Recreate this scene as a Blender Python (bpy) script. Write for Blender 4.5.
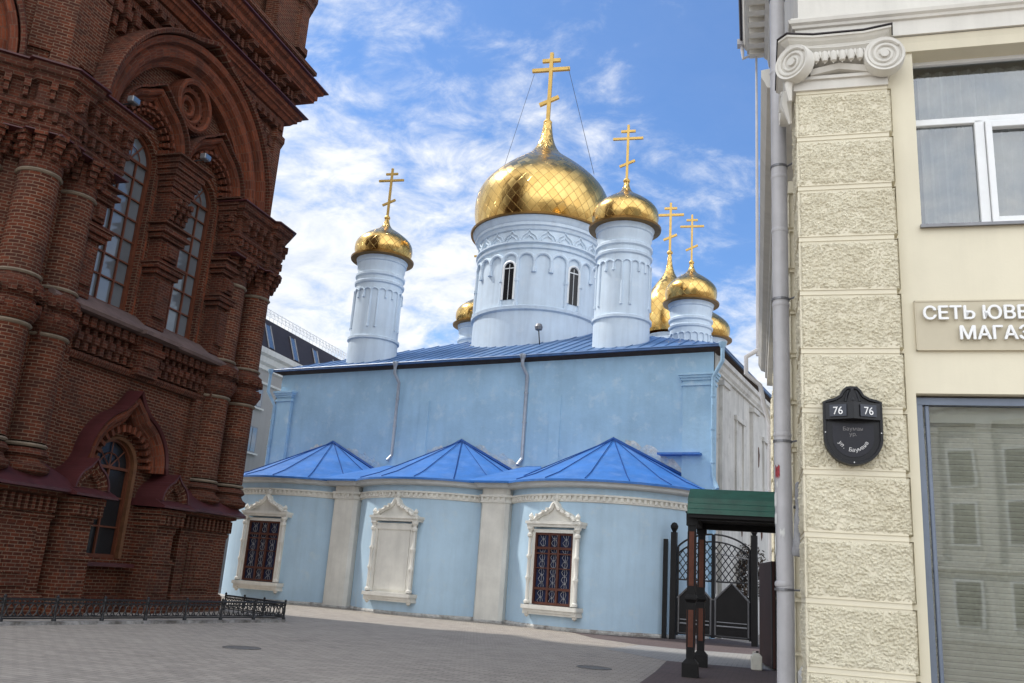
import bpy, bmesh, math, random
from mathutils import Vector, Matrix
random.seed(7)
PI = math.pi
R = math.radians
for o in list(bpy.data.objects): bpy.data.objects.remove(o)
SC = bpy.context.scene
COL = SC.collection

# ------------------------------------------------------------------ camera
F_PX, PITCH, ROLL = 880.0, R(15.1), R(4.0)
cam_data = bpy.data.cameras.new('camera')
cam = bpy.data.objects.new('camera', cam_data); COL.objects.link(cam)
cam_data.sensor_width = 36.0
cam_data.lens = F_PX / 1024 * 36.0
cam_data.clip_start = 0.1; cam_data.clip_end = 4000
fw = Vector((0, math.cos(PITCH), math.sin(PITCH)))
up0 = Vector((0, -math.sin(PITCH), math.cos(PITCH)))
rt = math.cos(ROLL) * Vector((1, 0, 0)) + math.sin(ROLL) * up0
up = -math.sin(ROLL) * Vector((1, 0, 0)) + math.cos(ROLL) * up0
M = Matrix((rt, up, -fw)).transposed().to_4x4(); M.translation = Vector((0, 0, 1.6))
cam.matrix_world = M
SC.camera = cam

# ------------------------------------------------------------------ light
SUN_HEADING, SUN_EL = R(-68), R(50)
world = bpy.data.worlds.new("World"); SC.world = world; world.use_nodes = True
nt = world.node_tree; nt.nodes.clear()
def N(t, tree, **kw):
    n = tree.nodes.new(t)
    for k, v in kw.items(): setattr(n, k, v)
    return n
out = N('ShaderNodeOutputWorld', nt); bg = N('ShaderNodeBackground', nt)
sky = N('ShaderNodeTexSky', nt, sky_type='NISHITA')
sky.sun_disc = False; sky.sun_elevation = SUN_EL; sky.sun_rotation = SUN_HEADING % (2 * PI)
sky.air_density = 1.0; sky.dust_density = 0.6; sky.ozone_density = 2.6
tc = N('ShaderNodeTexCoord', nt)
sep = N('ShaderNodeSeparateXYZ', nt); nt.links.new(tc.outputs['Generated'], sep.inputs[0])
def WM(op, a, b=None, c=None, clamp=False):
    m = N('ShaderNodeMath', nt, operation=op); m.use_clamp = clamp
    for i, x in enumerate((a, b, c)):
        if x is None: continue
        if isinstance(x, (int, float)): m.inputs[i].default_value = x
        else: nt.links.new(x, m.inputs[i])
    return m.outputs[0]
zc = WM('ADD', WM('MAXIMUM', sep.outputs[2], 0.0), 0.42)
cx_ = WM('DIVIDE', sep.outputs[0], zc); cy_ = WM('DIVIDE', sep.outputs[1], zc)
cmb = N('ShaderNodeCombineXYZ', nt)
nt.links.new(cx_, cmb.inputs[0]); nt.links.new(cy_, cmb.inputs[1])
def cloud_noise(scale, detail, rough, dist, off, st=(1, 1, 1), rot=0):
    mp = N('ShaderNodeMapping', nt); mp.inputs['Location'].default_value = off
    mp.inputs['Scale'].default_value = st; mp.inputs['Rotation'].default_value = (0, 0, rot)
    nt.links.new(cmb.outputs[0], mp.inputs[0])
    n = N('ShaderNodeTexNoise', nt); n.inputs['Scale'].default_value = scale
    n.inputs['Detail'].default_value = detail; n.inputs['Roughness'].default_value = rough
    n.inputs['Distortion'].default_value = dist
    nt.links.new(mp.outputs[0], n.inputs['Vector']); return n.outputs['Fac']
n1 = cloud_noise(3.4, 9, .60, .3, (3.1, 1.7, 0), (1.0, 1.2, 1), .5)
n2 = cloud_noise(12.0, 10, .64, .35, (7.0, 2.0, 0), (1.0, 1.35, 1), .9)
n3 = cloud_noise(.55, 3, .5, 0, (1.0, 4.0, 0))
# thicker low down and towards the left of the view
bias = WM('MULTIPLY_ADD', sep.outputs[0], -0.16, 0.0)
low = WM('MULTIPLY', WM('SUBTRACT', 0.47, sep.outputs[2]), 0.62)
dens = WM('ADD', WM('ADD', WM('MULTIPLY', n1, .64), WM('MULTIPLY', n2, .42)), WM('ADD', bias, low))
dens = WM('ADD', dens, WM('MULTIPLY', WM('SUBTRACT', n3, .5), .3))
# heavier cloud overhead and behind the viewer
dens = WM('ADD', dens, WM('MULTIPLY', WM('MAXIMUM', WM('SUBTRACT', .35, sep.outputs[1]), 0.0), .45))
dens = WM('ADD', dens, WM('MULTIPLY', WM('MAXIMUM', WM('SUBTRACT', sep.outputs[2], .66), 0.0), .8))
cr = N('ShaderNodeMapRange', nt); cr.interpolation_type = 'SMOOTHSTEP'
cr.inputs['From Min'].default_value = .475; cr.inputs['From Max'].default_value = .72
cr.inputs['To Min'].default_value = .05; cr.inputs['To Max'].default_value = .95
nt.links.new(dens, cr.inputs['Value'])
ccol = N('ShaderNodeMix', nt, data_type='RGBA')
ccol.inputs[6].default_value = (3.9, 4.3, 4.9, 1); ccol.inputs[7].default_value = (6.3, 6.25, 6.15, 1)
nt.links.new(WM('MULTIPLY_ADD', n2, 2.6, -.85, clamp=True), ccol.inputs[0])
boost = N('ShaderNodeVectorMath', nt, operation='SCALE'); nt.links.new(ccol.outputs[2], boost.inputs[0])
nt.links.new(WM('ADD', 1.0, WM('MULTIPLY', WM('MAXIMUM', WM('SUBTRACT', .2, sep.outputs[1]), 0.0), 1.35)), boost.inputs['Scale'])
skt = N('ShaderNodeMix', nt, data_type='RGBA', blend_type='MULTIPLY'); skt.inputs[0].default_value = 1
skt.inputs[7].default_value = (.53, .77, 1.01, 1)
nt.links.new(sky.outputs[0], skt.inputs[6])
mx = N('ShaderNodeMix', nt, data_type='RGBA')
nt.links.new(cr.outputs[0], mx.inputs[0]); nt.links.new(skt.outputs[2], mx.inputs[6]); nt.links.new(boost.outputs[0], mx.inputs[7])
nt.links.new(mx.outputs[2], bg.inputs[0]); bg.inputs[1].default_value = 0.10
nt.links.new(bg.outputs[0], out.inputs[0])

sd = bpy.data.lights.new('sun', 'SUN'); sd.energy = 2.0; sd.angle = R(2.6); sd.color = (1, .955, .88)
sun = bpy.data.objects.new('sun', sd); COL.objects.link(sun)
sdir = Vector((math.sin(SUN_HEADING) * math.cos(SUN_EL), math.cos(SUN_HEADING) * math.cos(SUN_EL), math.sin(SUN_EL)))
sun.rotation_euler = sdir.to_track_quat('Z', 'Y').to_euler(); sun.location = (-30, 0, 60)
vs = SC.view_settings; vs.view_transform = 'Standard'; vs.look = 'None'; vs.gamma = 1; vs.exposure = 0.93
SC.render.engine = 'CYCLES'

# ------------------------------------------------------------------ mesh helpers
class MB:
    def __init__(s): s.v = []; s.f = []; s.uv = []
    def poly(s, pts, uv=None):
        b = len(s.v); s.v += [tuple(p) for p in pts]; s.f.append(tuple(range(b, b + len(pts)))); s.uv.append(uv)
    def box(s, x0, x1, y0, y1, z0, z1):
        if x0 > x1: x0, x1 = x1, x0
        if y0 > y1: y0, y1 = y1, y0
        if z0 > z1: z0, z1 = z1, z0
        P = [(x0, y0, z0), (x1, y0, z0), (x1, y1, z0), (x0, y1, z0), (x0, y0, z1), (x1, y0, z1), (x1, y1, z1), (x0, y1, z1)]
        for q in ((0, 1, 2, 3), (4, 5, 6, 7), (0, 1, 5, 4), (1, 2, 6, 5), (2, 3, 7, 6), (3, 0, 4, 7)): s.poly([P[i] for i in q])
        return s
    def hexa(s, P):
        for q in ((0, 1, 2, 3), (4, 5, 6, 7), (0, 1, 5, 4), (1, 2, 6, 5), (2, 3, 7, 6), (3, 0, 4, 7)): s.poly([P[i] for i in q])
        return s
    def obox(s, c, ax, ay, az, hx, hy, hz):
        c = Vector(c); ax = Vector(ax).normalized() * hx; ay = Vector(ay).normalized() * hy; az = Vector(az).normalized() * hz
        s.hexa([c - ax - ay - az, c + ax - ay - az, c + ax + ay - az, c - ax + ay - az, c - ax - ay + az, c + ax - ay + az, c + ax + ay + az, c - ax + ay + az]); return s
    def prism(s, pts, y0, y1):          # polygon in XZ extruded along Y
        n = len(pts)
        s.poly([(x, y0, z) for x, z in pts]); s.poly([(x, y1, z) for x, z in pts])
        for i in range(n):
            a, b = pts[i], pts[(i + 1) % n]
            s.poly([(a[0], y0, a[1]), (b[0], y0, b[1]), (b[0], y1, b[1]), (a[0], y1, a[1])])
        return s
    def vprism(s, pts, z0, z1):         # polygon in XY extruded along Z
        n = len(pts)
        s.poly([(x, y, z0) for x, y in pts]); s.poly([(x, y, z1) for x, y in pts])
        for i in range(n):
            a, b = pts[i], pts[(i + 1) % n]
            s.poly([(a[0], a[1], z0), (b[0], b[1], z0), (b[0], b[1], z1), (a[0], a[1], z1)])
        return s
    def lathe(s, cx, cy, prof, n=24, a0=0, a1=2 * PI, capt=False, capb=False):
        arc = 0; pr = []
        for i, (r, z) in enumerate(prof):
            if i: arc += math.hypot(r - prof[i - 1][0], z - prof[i - 1][1])
            pr.append(arc)
        for j in range(n):
            A = a0 + (a1 - a0) * j / n; B = a0 + (a1 - a0) * (j + 1) / n
            for i in range(len(prof) - 1):
                (r0, z0), (r1, z1) = prof[i], prof[i + 1]
                rr = max(max(p[0] for p in prof), .01)
                P = [(cx + r0 * math.cos(A), cy + r0 * math.sin(A), z0), (cx + r0 * math.cos(B), cy + r0 * math.sin(B), z0),
                     (cx + r1 * math.cos(B), cy + r1 * math.sin(B), z1), (cx + r1 * math.cos(A), cy + r1 * math.sin(A), z1)]
                U = [(A * rr, pr[i]), (B * rr, pr[i]), (B * rr, pr[i + 1]), (A * rr, pr[i + 1])]
                if r0 < 1e-5: P = [P[0]] + P[2:]; U = [U[0]] + U[2:]
                elif r1 < 1e-5: P = P[:3]; U = U[:3]
                s.poly(P, U)
        if capb: s.poly([(cx + prof[0][0] * math.cos(a0 + (a1 - a0) * j / n), cy + prof[0][0] * math.sin(a0 + (a1 - a0) * j / n), prof[0][1]) for j in range(n)])
        if capt: s.poly([(cx + prof[-1][0] * math.cos(a0 + (a1 - a0) * j / n), cy + prof[-1][0] * math.sin(a0 + (a1 - a0) * j / n), prof[-1][1]) for j in range(n)])
        return s
    def tube(s, pts, r, n=8, closed=False, caps=True):
        pts = [Vector(p) for p in pts]; m = len(pts); rings = []
        prev = None
        for i in range(m):
            if closed: t = (pts[(i + 1) % m] - pts[i - 1])
            elif i == 0: t = pts[1] - pts[0]
            elif i == m - 1: t = pts[-1] - pts[-2]
            else: t = (pts[i + 1] - pts[i]).normalized() + (pts[i] - pts[i - 1]).normalized()
            t.normalize()
            if prev is None:
                ref = Vector((0, 0, 1)) if abs(t.z) < .9 else Vector((1, 0, 0))
                a = t.cross(ref).normalized()
            else:
                a = (prev - t * prev.dot(t)).normalized()
            prev = a; b = t.cross(a)
            rr = r[i] if isinstance(r, (list, tuple)) else r
            rings.append([pts[i] + (a * math.cos(2 * PI * k / n) + b * math.sin(2 * PI * k / n)) * rr for k in range(n)])
        L = 0
        for i in range(m if closed else m - 1):
            A, B = rings[i], rings[(i + 1) % m]
            d = (pts[(i + 1) % m] - pts[i]).length
            for k in range(n):
                s.poly([A[k], A[(k + 1) % n], B[(k + 1) % n], B[k]], [(k * .1, L), ((k + 1) * .1, L), ((k + 1) * .1, L + d), (k * .1, L + d)])
            L += d
        if caps and not closed: s.poly(rings[0]); s.poly(rings[-1])
        return s
    def arch(s, path, prof, caps=True):  # path [(x,z)], prof [(offset,y)]; sweep in the XZ plane
        m = len(path); nr = []
        for i in range(m):
            a = path[max(0, i - 1)]; b = path[min(m - 1, i + 1)]
            tx, tz = b[0] - a[0], b[1] - a[1]; l = math.hypot(tx, tz) or 1
            nr.append((-tz / l, tx / l))
        L = 0; po = [0]
        for j in range(1, len(prof)): po.append(po[-1] + math.hypot(prof[j][0] - prof[j - 1][0], prof[j][1] - prof[j - 1][1]))
        pt = lambda i, j: (path[i][0] + nr[i][0] * prof[j][0], prof[j][1], path[i][1] + nr[i][1] * prof[j][0])
        for i in range(m - 1):
            d = math.hypot(path[i + 1][0] - path[i][0], path[i + 1][1] - path[i][1])
            for j in range(len(prof) - 1):
                s.poly([pt(i, j), pt(i + 1, j), pt(i + 1, j + 1), pt(i, j + 1)], [(po[j], L), (po[j], L + d), (po[j + 1], L + d), (po[j + 1], L)])
            L += d
        if caps:
            s.poly([pt(0, j) for j in range(len(prof))]); s.poly([pt(m - 1, j) for j in range(len(prof))])
        return s
    def ring(s, path, prof, closed=False, caps=True):   # path [(x,y)], outward is right of travel; prof [(out,z)]
        m = len(path); mt = []
        for i in range(m):
            def nrm(a, b):
                dx, dy = b[0] - a[0], b[1] - a[1]; l = math.hypot(dx, dy) or 1; return (dy / l, -dx / l)
            if closed or 0 < i < m - 1: n1 = nrm(path[i - 1], path[i]); n2 = nrm(path[i], path[(i + 1) % m])
            elif i == 0: n1 = n2 = nrm(path[0], path[1])
            else: n1 = n2 = nrm(path[-2], path[-1])
            k = 1 + n1[0] * n2[0] + n1[1] * n2[1]; k = max(k, .3)
            mt.append(((n1[0] + n2[0]) / k, (n1[1] + n2[1]) / k))
        pt = lambda i, j: (path[i][0] + mt[i][0] * prof[j][0], path[i][1] + mt[i][1] * prof[j][0], prof[j][1])
        po = [0]
        for j in range(1, len(prof)): po.append(po[-1] + math.hypot(prof[j][0] - prof[j - 1][0], prof[j][1] - prof[j - 1][1]))
        L = 0
        for i in range(m if closed else m - 1):
            k = (i + 1) % m; d = math.hypot(path[k][0] - path[i][0], path[k][1] - path[i][1])
            for j in range(len(prof) - 1):
                s.poly([pt(i, j), pt(k, j), pt(k, j + 1), pt(i, j + 1)], [(L, po[j]), (L + d, po[j]), (L + d, po[j + 1]), (L, po[j + 1])])
            L += d
        if caps and not closed:
            s.poly([pt(0, j) for j in range(len(prof))]); s.poly([pt(m - 1, j) for j in range(len(prof))])
        return s
    def add(s, o, fn):
        b = len(s.v); s.v += [tuple(fn(Vector(p))) for p in o.v]; s.f += [tuple(i + b for i in f) for f in o.f]; s.uv += o.uv; return s
    def build(s, name, mat, parent=None, smooth=False, loc=None, rot=None, bev=0):
        bm = bmesh.new(); vs_ = [bm.verts.new(p) for p in s.v]; ul = bm.loops.layers.uv.new('UVMap')
        for f, uv in zip(s.f, s.uv):
            if len(f) < 3: continue
            try: fc = bm.faces.new([vs_[i] for i in f])
            except ValueError: continue
            if uv is None:
                fc.normal_update(); n = fc.normal
                for l in fc.loops:
                    p = l.vert.co
                    if abs(n.z) > .8: l[ul].uv = (p.x, p.y)
                    else:
                        h = math.hypot(n.x, n.y) or 1; tx, ty = -n.y / h, n.x / h
                        if tx < -1e-6 or (abs(tx) < 1e-6 and ty < 0): tx, ty = -tx, -ty
                        l[ul].uv = (p.x * tx + p.y * ty, p.z)
            else:
                for l, q in zip(fc.loops, uv): l[ul].uv = q
        bmesh.ops.remove_doubles(bm, verts=bm.verts, dist=2e-4)
        bmesh.ops.recalc_face_normals(bm, faces=bm.faces)
        if bev: bmesh.ops.bevel(bm, geom=[e for e in bm.edges if len(e.link_faces) == 2 and e.calc_face_angle(0) > .6], offset=bev, segments=1, affect='EDGES')
        if smooth:
            for f in bm.faces: f.smooth = True
            for e in bm.edges: e.smooth = not (len(e.link_faces) != 2 or e.calc_face_angle(0) > R(34))
        me = bpy.data.meshes.new(name); bm.to_mesh(me); bm.free()
        if mat: me.materials.append(mat)
        o = bpy.data.objects.new(name, me); COL.objects.link(o)
        if parent: o.parent = parent
        if loc: o.location = loc
        if rot: o.rotation_euler = rot
        return o

def thing(name, label, cat, loc=(0, 0, 0), heading=None, group=None, rotz=0):
    o = bpy.data.objects.new(name, None); COL.objects.link(o); o.location = loc
    o.rotation_euler = (0, 0, R(90 - heading) if heading is not None else rotz)
    o['label'] = label; o['category'] = cat
    if group: o['group'] = group
    return o
def tag(o, label, cat, group=None):
    o['label'] = label; o['category'] = cat
    if group: o['group'] = group
    return o
def struct(o): o['kind'] = 'structure'; return o
def sub(name, parent, loc=(0, 0, 0), rotz=0):
    o = bpy.data.objects.new(name, None); COL.objects.link(o); o.parent = parent; o.location = loc; o.rotation_euler = (0, 0, rotz); return o
def dup(o, parent=None, loc=None, rotz=None):
    c = o.copy(); COL.objects.link(c); c.parent = parent
    if loc is not None: c.location = loc
    if rotz is not None: c.rotation_euler = (0, 0, rotz)
    for ch in list(o.children): dup(ch, c)
    return c
def text(body, size, ext, mat, name, parent, loc, rot, align='LEFT', bold=.0, xs=1.0):
    cu = bpy.data.curves.new('t', 'FONT'); cu.body = body; cu.size = size; cu.extrude = ext; cu.align_x = align
    t = bpy.data.objects.new('t', cu); COL.objects.link(t); bpy.context.view_layer.update()
    me = bpy.data.meshes.new_from_object(t); bpy.data.objects.remove(t)
    if bold:
        b2 = bmesh.new(); b2.from_mesh(me); base = b2.verts[:] + b2.edges[:] + b2.faces[:]
        for q, (ox, oy) in enumerate(((bold, 0), (-bold, 0), (0, bold * .6), (0, -bold * .6))):
            g_ = bmesh.ops.duplicate(b2, geom=base)['geom']; bmesh.ops.translate(b2, verts=[v_ for v_ in g_ if isinstance(v_, bmesh.types.BMVert)], vec=(ox, oy, .0008 * (q + 1)))
        b2.to_mesh(me); b2.free()
    me.name = name; me.materials.clear(); me.materials.append(mat)
    o = bpy.data.objects.new(name, me); COL.objects.link(o); o.parent = parent; o.location = loc; o.rotation_euler = rot; o.scale = (xs, 1, 1); return o

# ------------------------------------------------------------------ materials
def newmat(name):
    m = bpy.data.materials.new(name); m.use_nodes = True; t = m.node_tree; t.nodes.clear()
    o = N('ShaderNodeOutputMaterial', t); b = N('ShaderNodeBsdfPrincipled', t); t.links.new(b.outputs[0], o.inputs[0]); return m, t, b
def noise(t, scale, detail=5, rough=.6, vec=None, st=None, dist=0):
    n = N('ShaderNodeTexNoise', t); n.inputs['Scale'].default_value = scale; n.inputs['Detail'].default_value = detail
    n.inputs['Roughness'].default_value = rough; n.inputs['Distortion'].default_value = dist
    if vec is None:
        g = N('ShaderNodeNewGeometry', t); vec = g.outputs['Position']
    if st:
        mp = N('ShaderNodeMapping', t); mp.inputs['Scale'].default_value = st; t.links.new(vec, mp.inputs[0]); vec = mp.outputs[0]
    t.links.new(vec, n.inputs['Vector']); return n.outputs['Fac']
def ramp(t, fac, a, b, c0, c1):
    r = N('ShaderNodeValToRGB', t); r.color_ramp.elements[0].position = a; r.color_ramp.elements[1].position = b
    r.color_ramp.elements[0].color = (*c0, 1) if len(c0) == 3 else c0; r.color_ramp.elements[1].color = (*c1, 1) if len(c1) == 3 else c1
    t.links.new(fac, r.inputs[0]); return r.outputs[0]
def mixc(t, fac, a, b, mode='MIX'):
    m = N('ShaderNodeMix', t, data_type='RGBA', blend_type=mode)
    for i, x in ((0, fac), (6, a), (7, b)):
        if isinstance(x, (int, float)): m.inputs[i].default_value = x
        elif isinstance(x, tuple): m.inputs[i].default_value = (*x, 1) if len(x) == 3 else x
        else: t.links.new(x, m.inputs[i])
    return m.outputs[2]
def bump(t, b, h, strength, dist=.01):
    n = N('ShaderNodeBump', t); n.inputs['Strength'].default_value = strength; n.inputs['Distance'].default_value = dist
    t.links.new(h, n.inputs['Height']); t.links.new(n.outputs[0], b.inputs['Normal'])
def paint(name, c, rough=.7, var=.25, scale=.8, fine=25, bstr=.15, bdist=.005, metal=0, streak=0, dirt=None, spec=.4, dthr=(.52, .72)):
    m, t, b = newmat(name)
    n1 = noise(t, scale, 6, .65); n2 = noise(t, fine, 4, .6)
    d = tuple(x * (1 - var) for x in c); l = tuple(min(1, x * (1 + var * .5)) for x in c)
    col = ramp(t, n1, .3, .7, d, l)
    if streak:
        n3 = noise(t, 1.0, 5, .6, st=(3.5, 3.5, .28)); s_ = ramp(t, n3, .45, .75, (1, 1, 1), tuple([1 - streak] * 3))
        col = mixc(t, 1.0, col, s_, 'MULTIPLY')
    if dirt:
        n4 = noise(t, 1.7, 8, .72); k = ramp(t, n4, dthr[0], dthr[1], (0, 0, 0), (1, 1, 1)); col = mixc(t, k, col, dirt)
    t.links.new(col, b.inputs['Base Color']); b.inputs['Roughness'].default_value = rough; b.inputs['Metallic'].default_value = metal
    b.inputs['Specular IOR Level'].default_value = spec
    if bstr: bump(t, b, n2, bstr, bdist)
    return m
def brickmat(name, c1, c2, mort, w=.26, h=.085, ms=.012, bias=0, rough=.9, dirtc=(.035, .022, .018), dirtk=.75):
    m, t, b = newmat(name)
    tcn = N('ShaderNodeTexCoord', t); br = N('ShaderNodeTexBrick', t)
    t.links.new(tcn.outputs['UV'], br.inputs['Vector'])
    br.inputs['Color1'].default_value = (*c1, 1); br.inputs['Color2'].default_value = (*c2, 1); br.inputs['Mortar'].default_value = (*mort, 1)
    br.inputs['Scale'].default_value = 1; br.inputs['Brick Width'].default_value = w; br.inputs['Row Height'].default_value = h
    br.inputs['Mortar Size'].default_value = ms; br.inputs['Mortar Smooth'].default_value = .2; br.inputs['Bias'].default_value = bias
    n1 = noise(t, .9, 8, .7); n2 = noise(t, 9, 5, .7)
    col = mixc(t, ramp(t, n2, .3, .75, (0, 0, 0), (.55, .55, .55)), br.outputs['Color'], tuple(x * .5 for x in c2))
    col = mixc(t, ramp(t, n1, .45, .75, (0, 0, 0), (dirtk, dirtk, dirtk)), col, dirtc)
    n5 = noise(t, 2.3, 6, .7)
    col = mixc(t, ramp(t, n5, .62, .8, (0, 0, 0), (.4, .4, .4)), col, tuple(min(1, x * 1.9) for x in c1))
    t.links.new(col, b.inputs['Base Color']); b.inputs['Roughness'].default_value = rough; b.inputs['Specular IOR Level'].default_value = .15
    inv = N('ShaderNodeMath', t, operation='MULTIPLY_ADD'); inv.inputs[1].default_value = -1; t.links.new(br.outputs['Fac'], inv.inputs[0]); t.links.new(n2, inv.inputs[2])
    bump(t, b, inv.outputs[0], .6, .012)
    return m
BRICK = brickmat('old_red_brick', (.145, .037, .017), (.062, .018, .011), (.21, .14, .095), ms=.011)
BRICKT = brickmat('moulded_red_brick', (.22, .058, .026), (.11, .030, .016), (.15, .08, .055), w=.09, h=.28, ms=.009)
BRICKD = brickmat('carved_red_brick', (.135, .035, .017), (.058, .017, .011), (.15, .095, .065), w=.22, h=.082, ms=.009)
RINGS = paint('pale_stone_ring', (.20, .155, .11), .9, .35, 2, 20, .4, .01, dirt=(.1, .08, .06))
MAROON = paint('maroon_sheet_metal', (.065, .015, .016), .5, .3, 1.2, 30, .08, .004, streak=.3)
WOODBR = paint('brown_window_wood', (.12, .035, .015), .6, .3, 3, 30, .2)
WOODO = paint('ochre_window_casing', (.12, .05, .02), .65, .4, 4, 30, .3)
DARKMET = paint('dark_cast_iron', (.012, .012, .014), .45, .3, 4, 60, .3, .003, spec=.5)
def glassmat(name, c, rough=.06, spec=.8, coat=0, dark=None, sc=.6):
    m, t, b = newmat(name); n = noise(t, sc, 3, .5)
    t.links.new(ramp(t, n, .3, .7, tuple(x * .7 for x in c), c), b.inputs['Base Color'])
    b.inputs['Roughness'].default_value = rough; b.inputs['Specular IOR Level'].default_value = spec; b.inputs['Coat Weight'].default_value = coat
    bump(t, b, noise(t, 1.3, 2, .5), .12, .02); return m
GLASS_T = glassmat('tower_window_glass', (.16, .18, .20), .12, .7, .8)
GLASS_D = glassmat('dark_window_glass', (.02, .02, .022), .22, .3, 0)
GLASS_C = glassmat('church_window_glass', (.022, .03, .075), .3, .3, 0, sc=2.5)
GLASS_B = glassmat('blue_window_glass', (.07, .1, .14), .05, 1.0, 1.0)
BLUEW = paint('pale_blue_plaster', (.37, .56, .715), .85, .16, .5, 7, .6, .015, streak=.07, dirt=(.50, .63, .72), dthr=(.54, .72))
BLUEA = paint('apse_blue_plaster', (.46, .62, .76), .85, .10, .6, 7, .5, .012, streak=.10, dirt=(.53, .63, .70), dthr=(.55, .78))
BLUET = paint('whitish_blue_plaster', (.60, .70, .80), .85, .10, .7, 16, .25, .006, streak=.14, dirt=(.66, .72, .78), dthr=(.55, .8))
WHITEP = paint('old_white_plaster', (.60, .585, .545), .85, .2, .7, 18, .4, .012, streak=.3, dirt=(.30, .27, .24), dthr=(.58, .75))
TRIM = paint('cream_stucco_trim', (.76, .74, .68), .8, .14, 1.1, 20, .3, .006, streak=.12, dirt=(.42, .39, .34), dthr=(.66, .86))
BASEW = paint('whitewashed_base_render', (.52, .51, .49), .95, .35, 6, 9, 1.0, .05, dirt=(.25, .23, .21), dthr=(.5, .62))
RUBBLE = paint('crumbling_base_render', (.35, .34, .33), .95, .5, 6, 9, 1.0, .06, dirt=(.12, .11, .10), dthr=(.45, .6))
def roofmat(name, c, rough):
    m = paint(name, c, rough, .22, .9, 3.0, .25, .03, streak=.12, spec=.5, dirt=tuple(min(1, x * .9 + .09) for x in c), dthr=(.5, .8)); return m
ROOFB = roofmat('bright_blue_sheet_roof', (.035, .165, .50), .5)
ROOFG = roofmat('weathered_blue_grey_roof', (.07, .16, .34), .38)
SEAM = paint('roof_seam_blue', (.016, .07, .26), .8, .2, 2, 20, 0, spec=.2)
GUTTER = paint('whitish_gutter_metal', (.52, .53, .53), .5, .15, 2, 20, .1)
PIPEG = paint('galvanised_pipe', (.34, .37, .42), .42, .2, 4, 30, .1, metal=.35)
PIPEB = paint('blue_painted_pipe', (.30, .46, .60), .5, .2, 4, 30, .1)
BROWNW = paint('dark_eave_wood', (.055, .033, .022), .8, .4, 3, 20, .4)
def goldmat():
    m, t, b = newmat('gilded_diamond_sheets')
    tcn = N('ShaderNodeTexCoord', t); sp = N('ShaderNodeSeparateXYZ', t); t.links.new(tcn.outputs['UV'], sp.inputs[0])
    def mt(op, a, c=None, d=None):
        k = N('ShaderNodeMath', t, operation=op)
        for i, x in enumerate((a, c, d)):
            if x is None: continue
            if isinstance(x, (int, float)): k.inputs[i].default_value = x
            else: t.links.new(x, k.inputs[i])
        return k.outputs[0]
    u = sp.outputs[0]; v = sp.outputs[1]
    a = mt('ADD', u, v); c = mt('SUBTRACT', u, v)
    la = mt('ABSOLUTE', mt('SUBTRACT', mt('FRACT', a), .5)); lc = mt('ABSOLUTE', mt('SUBTRACT', mt('FRACT', c), .5))
    seam = mt('GREATER_THAN', mt('MAXIMUM', la, lc), .468)
    cell = N('ShaderNodeCombineXYZ', t); t.links.new(mt('FLOOR', a), cell.inputs[0]); t.links.new(mt('FLOOR', c), cell.inputs[1])
    wn = N('ShaderNodeTexWhiteNoise', t, noise_dimensions='3D'); t.links.new(cell.outputs[0], wn.inputs['Vector'])
    base = mixc(t, wn.outputs['Value'], (.56, .35, .11), (.72, .50, .18))
    dn = ramp(t, noise(t, 2.2, 6, .7), .5, .78, (0, 0, 0), (.5, .5, .5)); base = mixc(t, dn, base, (.42, .24, .07))
    base = mixc(t, mt('MULTIPLY', seam, .5), base, (.20, .11, .03))
    t.links.new(base, b.inputs['Base Color']); b.inputs['Metallic'].default_value = 1
    t.links.new(mt('MULTIPLY_ADD', wn.outputs['Value'], .12, .19), b.inputs['Roughness'])
    # every sheet is dished a little differently
    sc = N('ShaderNodeSeparateColor', t); t.links.new(wn.outputs['Color'], sc.inputs[0])
    fa = mt('SUBTRACT', mt('FRACT', a), .5); fc = mt('SUBTRACT', mt('FRACT', c), .5)
    h = mt('ADD', mt('MULTIPLY', fa, mt('SUBTRACT', sc.outputs[0], .5)), mt('MULTIPLY', fc, mt('SUBTRACT', sc.outputs[1], .5)))
    h = mt('ADD', mt('MULTIPLY', h, .55), mt('MULTIPLY', noise(t, 1.6, 3, .6), .35)); h = mt('SUBTRACT', h, mt('MULTIPLY', seam, .12))
    bump(t, b, h, .55, .09); return m
GOLD = goldmat()
GOLDP = paint('gilded_cross_metal', (.66, .45, .15), .6, .15, 4, 20, .1, metal=1, spec=.5)
CREAM = paint('cream_wall_paint', (.70, .645, .50), .8, .07, .6, 40, .25, .004, streak=.06, dirt=(.55, .50, .39), dthr=(.66, .9))
CREAMW = paint('off_white_stucco', (.66, .635, .575), .8, .1, .9, 30, .25, .004, streak=.12, dirt=(.48, .45, .40), dthr=(.62, .85))
GREYW = paint('grey_shaded_render', (.50, .48, .45), .85, .15, .7, 20, .3, .006, streak=.2)
SIGNB = paint('beige_sign_board', (.52, .465, .345), .6, .06, 2, 30, .05)
LETTER = paint('white_plastic_letters', (.80, .80, .79), .4, .04, 3, 30, 0)
PVC = paint('white_window_pvc', (.76, .77, .77), .4, .06, 3, 30, 0)
ALU = paint('blue_grey_aluminium', (.17, .20, .255), .42, .12, 3, 30, .05, metal=.3)
SHUT = paint('beige_roller_shutter', (.70, .69, .62), .6, .1, 2, 20, .05)
SOFT = paint('grey_downpipe_enamel', (.50, .49, .50), .38, .14, 2.2, 30, .08, .004, streak=.15)
BLACKP = paint('black_plaque_enamel', (.008, .008, .010), .35, .3, 6, 60, .08, .002, spec=.35)
NUMBG = paint('slate_number_panel', (.035, .04, .055), .35, .1, 6, 30, 0)
GREENR = paint('green_corrugated_roof', (.010, .085, .055), .45, .3, 3, 30, .1, streak=.25, spec=.5)
POSTD = paint('black_post_paint', (.010, .009, .009), .6, .3, 4, 30, .2, spec=.25)
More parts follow.
